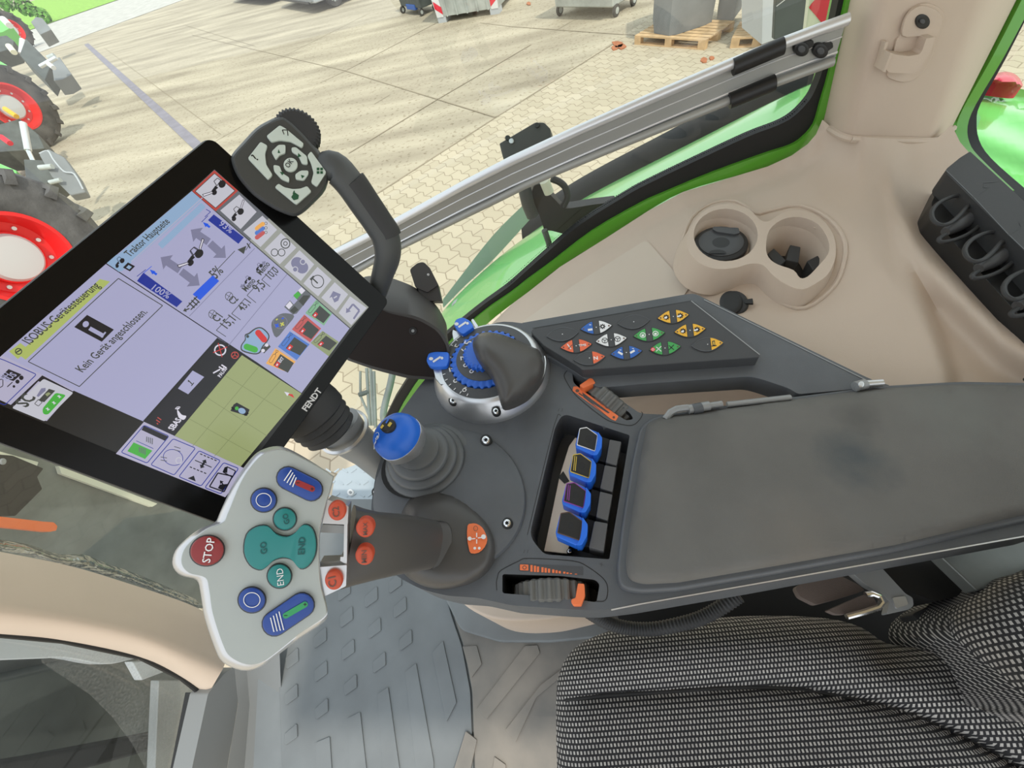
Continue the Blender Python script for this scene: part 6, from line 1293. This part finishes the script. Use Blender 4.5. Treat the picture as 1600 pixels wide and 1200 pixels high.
# boards beyond the side window
def board(L, y, m, name, label, cat, extra=None, d=.02):
    P = vy(y); t = thing(name, np.mean([P.q(*p) for p in L], 0), label, cat); B().prism(P, L, -d, 0, m).build('panel', t, bevel=.002)
    if extra: extra(P, t)
    return t
board([(1192, -30), (1212, -30), (1211, 62), (1190, 70)], 2.6, 'edge_grey', 'grey_post', 'pale grey box post left of the dark board above the rail', 'post', d=.3)
board([(1214, -30), (1266, -30), (1256, 56), (1209, 62)], 1.6, 'machine_dark', 'rubber_flap', 'dark green grey mud flap with pale lines behind the rail end', 'flap', lambda P, t: (B().poly(P, line(1213, 10, 1234, -6, 1.2), .001, 'white_print').build('pale_line', t, smooth=False)))
def wb(P, t):
    k = B(); k.poly(P, [(1264, 12), (1290, -30), (1340, -30), (1322, 20), (1284, 36)], .001, 'red_mark'); k.poly(P, [(1245, 147), (1300, 122), (1300, 126), (1246, 152)], .001, 'red_mark'); k.poly(P, line(1262, 11, 1300, -30, 1), .0012, 'cream'); k.build('red_stripe', t, smooth=False)
board([(1268, -30), (1340, -30), (1318, 100), (1288, 150), (1241, 152), (1258, 56)], 1.4, 'cream', 'warning_board', 'cream and red striped warning board standing behind the rail end', 'sign', wb)
board([(1209, 118), (1246, 108), (1241, 152), (1200, 140)], 1.55, 'machine_dark', 'dark_lower_flap', 'dark flap below the rail beside the warning board', 'flap')
# rubble
k = B(); random.seed(5)
for (x, y, s) in ((965, 68, 9), (972, 72, 7), (1100, 93, 6), (1112, 90, 5), (960, 74, 6), (826, 5, 4)):
    c = G(x, y); o = [(x+s*math.cos(t_)*(.7+.5*random.random()), y+.6*s*math.sin(t_)*(.7+.5*random.random())) for t_ in np.linspace(0, 5.6, 7)]; k.prism(hz(GZ+.02), o, -.015, 0, 'brick_debris')
k.build('brick_rubble', kind='stuff', label='reddish brick crumbs scattered near the pallets', cat='rubble')
# =============================================================== PARKED TRACTORS
def wheel(t, px, py, R, W, axis, rim=.52, nl=18, dusty='tyre', name='wheel', seg=True):
    v = ray(px, py); tt = (GZ+R-H)/v[2]; c = EYE+v*tt; a = nrm(axis); a[2] = 0; a = nrm(a)
    w0 = -W/2; rr = R*rim
    b = B(); b.lathe(c, a, [(rr, w0+.02), (rr+.06, w0), (R*.82, w0-.0), (R*.93, w0+.05), (R*.965, w0+.12), (R*.965, W/2-.12), (R*.93, W/2-.05), (R*.82, W/2), (rr+.06, W/2), (rr, W/2-.02)], dusty, 56); wo = b.build(name, t)
    k = B(); u = np.cross(a, UP); 
    for i in range(nl):
        for s in (-1, 1):
            th = 2*math.pi*(i+(.5 if s > 0 else 0))/nl; d0 = u*math.cos(th)+UP*math.sin(th); th2 = th+.20; d1_ = u*math.cos(th2)+UP*math.sin(th2)
            p0, p1 = c+d0*R*.93+a*s*.01, c+d1_*R*.9+a*s*W*.5; tn = nrm(np.cross(a, d0)); wd = .035
            k.loft([[p0-tn*wd, p0+tn*wd, p0+tn*wd*.8+d0*R*.05, p0-tn*wd*.8+d0*R*.05], [p1-tn*wd*1.5, p1+tn*wd*1.5, p1+tn*wd+d1_*R*.07, p1-tn*wd+d1_*R*.07], [p1-tn*wd*1.5-d1_*.09+a*s*.03, p1+tn*wd*1.5-d1_*.09+a*s*.03, p1+tn*wd-d1_*.02+a*s*.035, p1-tn*wd-d1_*.02+a*s*.035]], dusty)
    k.build('lugs', wo, kind=None)
    k = B(); s = 1
    k.lathe(c, a, [(rr+.02, W/2-.04), (rr+.03, W/2+.0), (rr-.01, W/2-.0), (rr-.04, W/2-.08), (rr-.08, W/2-.18), (rr*.62, W/2-.2), (rr*.60, W/2-.15), (rr*.56, W/2-.14)], 'rim_red', 48); k.build('rim', wo)
    k = B(); k.lathe(c, a, [(rr*.57, W/2-.145), (rr*.5, W/2-.10), (rr*.3, W/2-.09), (.001, W/2-.09)], 'hub_grey', 40); k.build('hub', wo)
    k = B()
    for i in range(10): th = 2*math.pi*i/10; k.lathe(c+(u*math.cos(th)+UP*math.sin(th))*rr*.72+a*(W/2-.2), a, [(.022, 0), (.022, .03), (.001, .03)], 'alu_light', 8)
    k.build('wheel_nuts', wo)
    return c, a, u
def quadbody(t, L, depth, h0, m, name, dd=.5, **k):
    P = Pl(D(*np.mean(np.array(L), 0), depth), nrm(c2w([.3, .2, .8]))); B().prism(P, L, -dd, 0, m).build(name, t, bevel=.02, **k)
def rod(t, x0, y0, x1, y1, d, r_, m, name): B().tube([D(x0, y0, d), D(x1, y1, d)], r_, m, 12).build(name, t)
t = thing('parked_tractor', G(60, 420), 'nearest parked tractor at the left edge with a large dusty red rimmed wheel', 'tractor', None)
wheel(t, 8, 402, .95, .62, np.array([.95, -.30, 0]), .48, 16, 'tyre_dusty')
quadbody(t, [(-80, 240), (0, 255), (26, 266), (26, 276), (8, 292), (-80, 300)], 6.2, 0, 'fender_green', 'bonnet')
quadbody(t, [(60, 240), (75, 232), (100, 245), (122, 275), (134, 300), (110, 305), (80, 275)], 6.2, 0, 'tank', 'mudguard', .15)
quadbody(t, [(36, 248), (70, 250), (90, 275), (70, 290), (40, 285)], 6.3, 0, 'machine_dark', 'gearbox', .4)
rod(t, 36, 192, 44, 235, 6.6, .045, 'alu_light', 'lift_cylinder'); rod(t, 44, 235, 52, 252, 6.6, .03, 'chrome', 'piston_rod'); rod(t, 62, 262, 82, 260, 6.1, .035, 'galv', 'link_arm'); rod(t, 78, 285, 95, 281, 6.1, .03, 'galv', 'link_arm')
k = B(); k.tube(cr([D(x, y, 6.2) for x, y in ((62, 240), (75, 236), (84, 250), (100, 268), (116, 272), (130, 296))], 4, False), .012, 'edge_grey', 8); k.build('hose', t)
t2 = thing('parked_tractor', G(60, 240), 'second parked tractor at the left edge with a red rimmed wheel in profile', 'tractor', None)
wheel(t2, 12, 168, .92, .6, np.array([.95, -.30, 0]), .50, 16)
quadbody(t2, [(-60, 110), (0, 95), (12, 102), (8, 125), (-60, 140)], 11, 0, 'fender_green', 'bonnet', .8)
quadbody(t2, [(80, 100), (92, 88), (112, 116), (98, 124), (84, 126)], 12, 0, 'tank', 'tool_box', .5)
quadbody(t2, [(40, 60), (60, 80), (80, 100), (70, 125), (55, 110), (30, 85)], 12.5, 0, 'machine_dark', 'gearbox', .6)
quadbody(t2, [(-40, 205), (30, 185), (60, 210), (70, 232), (30, 235), (-40, 240)], 9, 0, 'machine_dark', 'implement', .6)
rod(t2, 63, 104, 88, 90, 11.5, .05, 'alu_light', 'lift_cylinder'); rod(t2, 75, 90, 85, 86, 11.5, .05, 'galv', 'link_arm'); rod(t2, 8, 170, 26, 182, 9, .05, 'yellow_key', 'marker'); rod(t2, 2, 214, 16, 224, 8, .05, 'red_mark', 'red_rod'); rod(t2, 76, 100, 84, 106, 11.3, .06, 'white', 'lamp')
t3 = thing('parked_tractor', G(60, 120), 'third parked tractor at the left edge with a small red rim glimpsed', 'tractor', None)
wheel(t3, 18, 48, .92, .6, np.array([.95, -.30, 0]), .50, 16)
quadbody(t3, [(-60, 20), (0, 26), (20, 42), (4, 50), (-60, 60)], 17, 0, 'fender_green', 'bonnet', .8)
quadbody(t3, [(48, 34), (56, 26), (66, 28), (80, 46), (63, 54)], 19, 0, 'tank', 'tool_box', .6)
quadbody(t3, [(-30, 60), (10, 55), (22, 64), (20, 75), (-30, 90)], 15, 0, 'machine_dark', 'gearbox', .6)
rod(t3, 36, 62, 34, 84, 15, .09, 'alu_light', 'lift_cylinder'); rod(t3, 5, 30, 15, 40, 17, .12, 'white', 'lamp'); rod(t3, 14, 72, 22, 82, 14, .09, 'cream', 'link_arm')
# shrubs on the verge
for i, (x, y, R_) in enumerate(((2, 2, .7), (38, 10, .65), (66, 24, .55), (14, 36, .6))):
    c = EYE+ray(x, y)*34; b = B(); random.seed(i)
    for j in range(140):
        th, ph = random.random()*6.283, math.acos(2*random.random()-1); r_ = R_*(.7+.35*random.random()); d_ = np.array([math.sin(ph)*math.cos(th), math.sin(ph)*math.sin(th), math.cos(ph)]); p = c+d_*r_; s1 = nrm(np.cross(d_, [.3, .5, .8]))*.16; s2 = nrm(np.cross(s1, d_+np.array([.2, .1, .3])))*.16
        b.add([p-s1, p-s2, p+s1, p+s2], [(0, 1, 2, 3)], 'foliage')
    b.build('shrub', smooth=False, label='leafy green shrub on the verge behind the parked tractors', cat='shrub', group='shrubs on the verge')
# unseen partial cab roof, shaped to keep the sun off the interior
B().box([-.25, -.95, 1.02], [1.5, 0, 0], [0, 1.9, 0], [0, 0, .05], 'beige').build('sun_block_roof', kind='structure')
# =============================================================== LIGHT
w = bpy.data.worlds.new('World'); S.world = w; w.use_nodes = True; nt = w.node_tree; bg = nt.nodes['Background']
tc = nt.nodes.new('ShaderNodeTexCoord'); sx = nt.nodes.new('ShaderNodeSeparateXYZ'); rp = nt.nodes.new('ShaderNodeValToRGB'); nt.links.new(tc.outputs['Generated'], sx.inputs[0]); nt.links.new(sx.outputs['Z'], rp.inputs['Fac'])
rp.color_ramp.elements[0].color = (.95, .96, .97, 1); rp.color_ramp.elements[1].color = (.80, .90, 1.0, 1); nt.links.new(rp.outputs[0], bg.inputs['Color']); bg.inputs['Strength'].default_value = WORLD
sd = bpy.data.lights.new('sun', 'SUN'); sd.energy = SUN; sd.angle = math.radians(2); sd.color = (1, .93, .82); so2 = bpy.data.objects.new('sun', sd); COL.objects.link(so2)
el, az = math.radians(60), math.radians(SUNAZ)
dirv = Vector((math.cos(el)*math.cos(az), math.cos(el)*math.sin(az), math.sin(el))); so2.rotation_euler = dirv.to_track_quat('Z', 'Y').to_euler()
S.view_settings.view_transform = 'Standard'; S.view_settings.look = 'None'; S.view_settings.gamma = 1; S.view_settings.exposure = EXPO; S.view_settings.use_curve_mapping = False
S.cycles.max_bounces = 6; S.cycles.transparent_max_bounces = 12
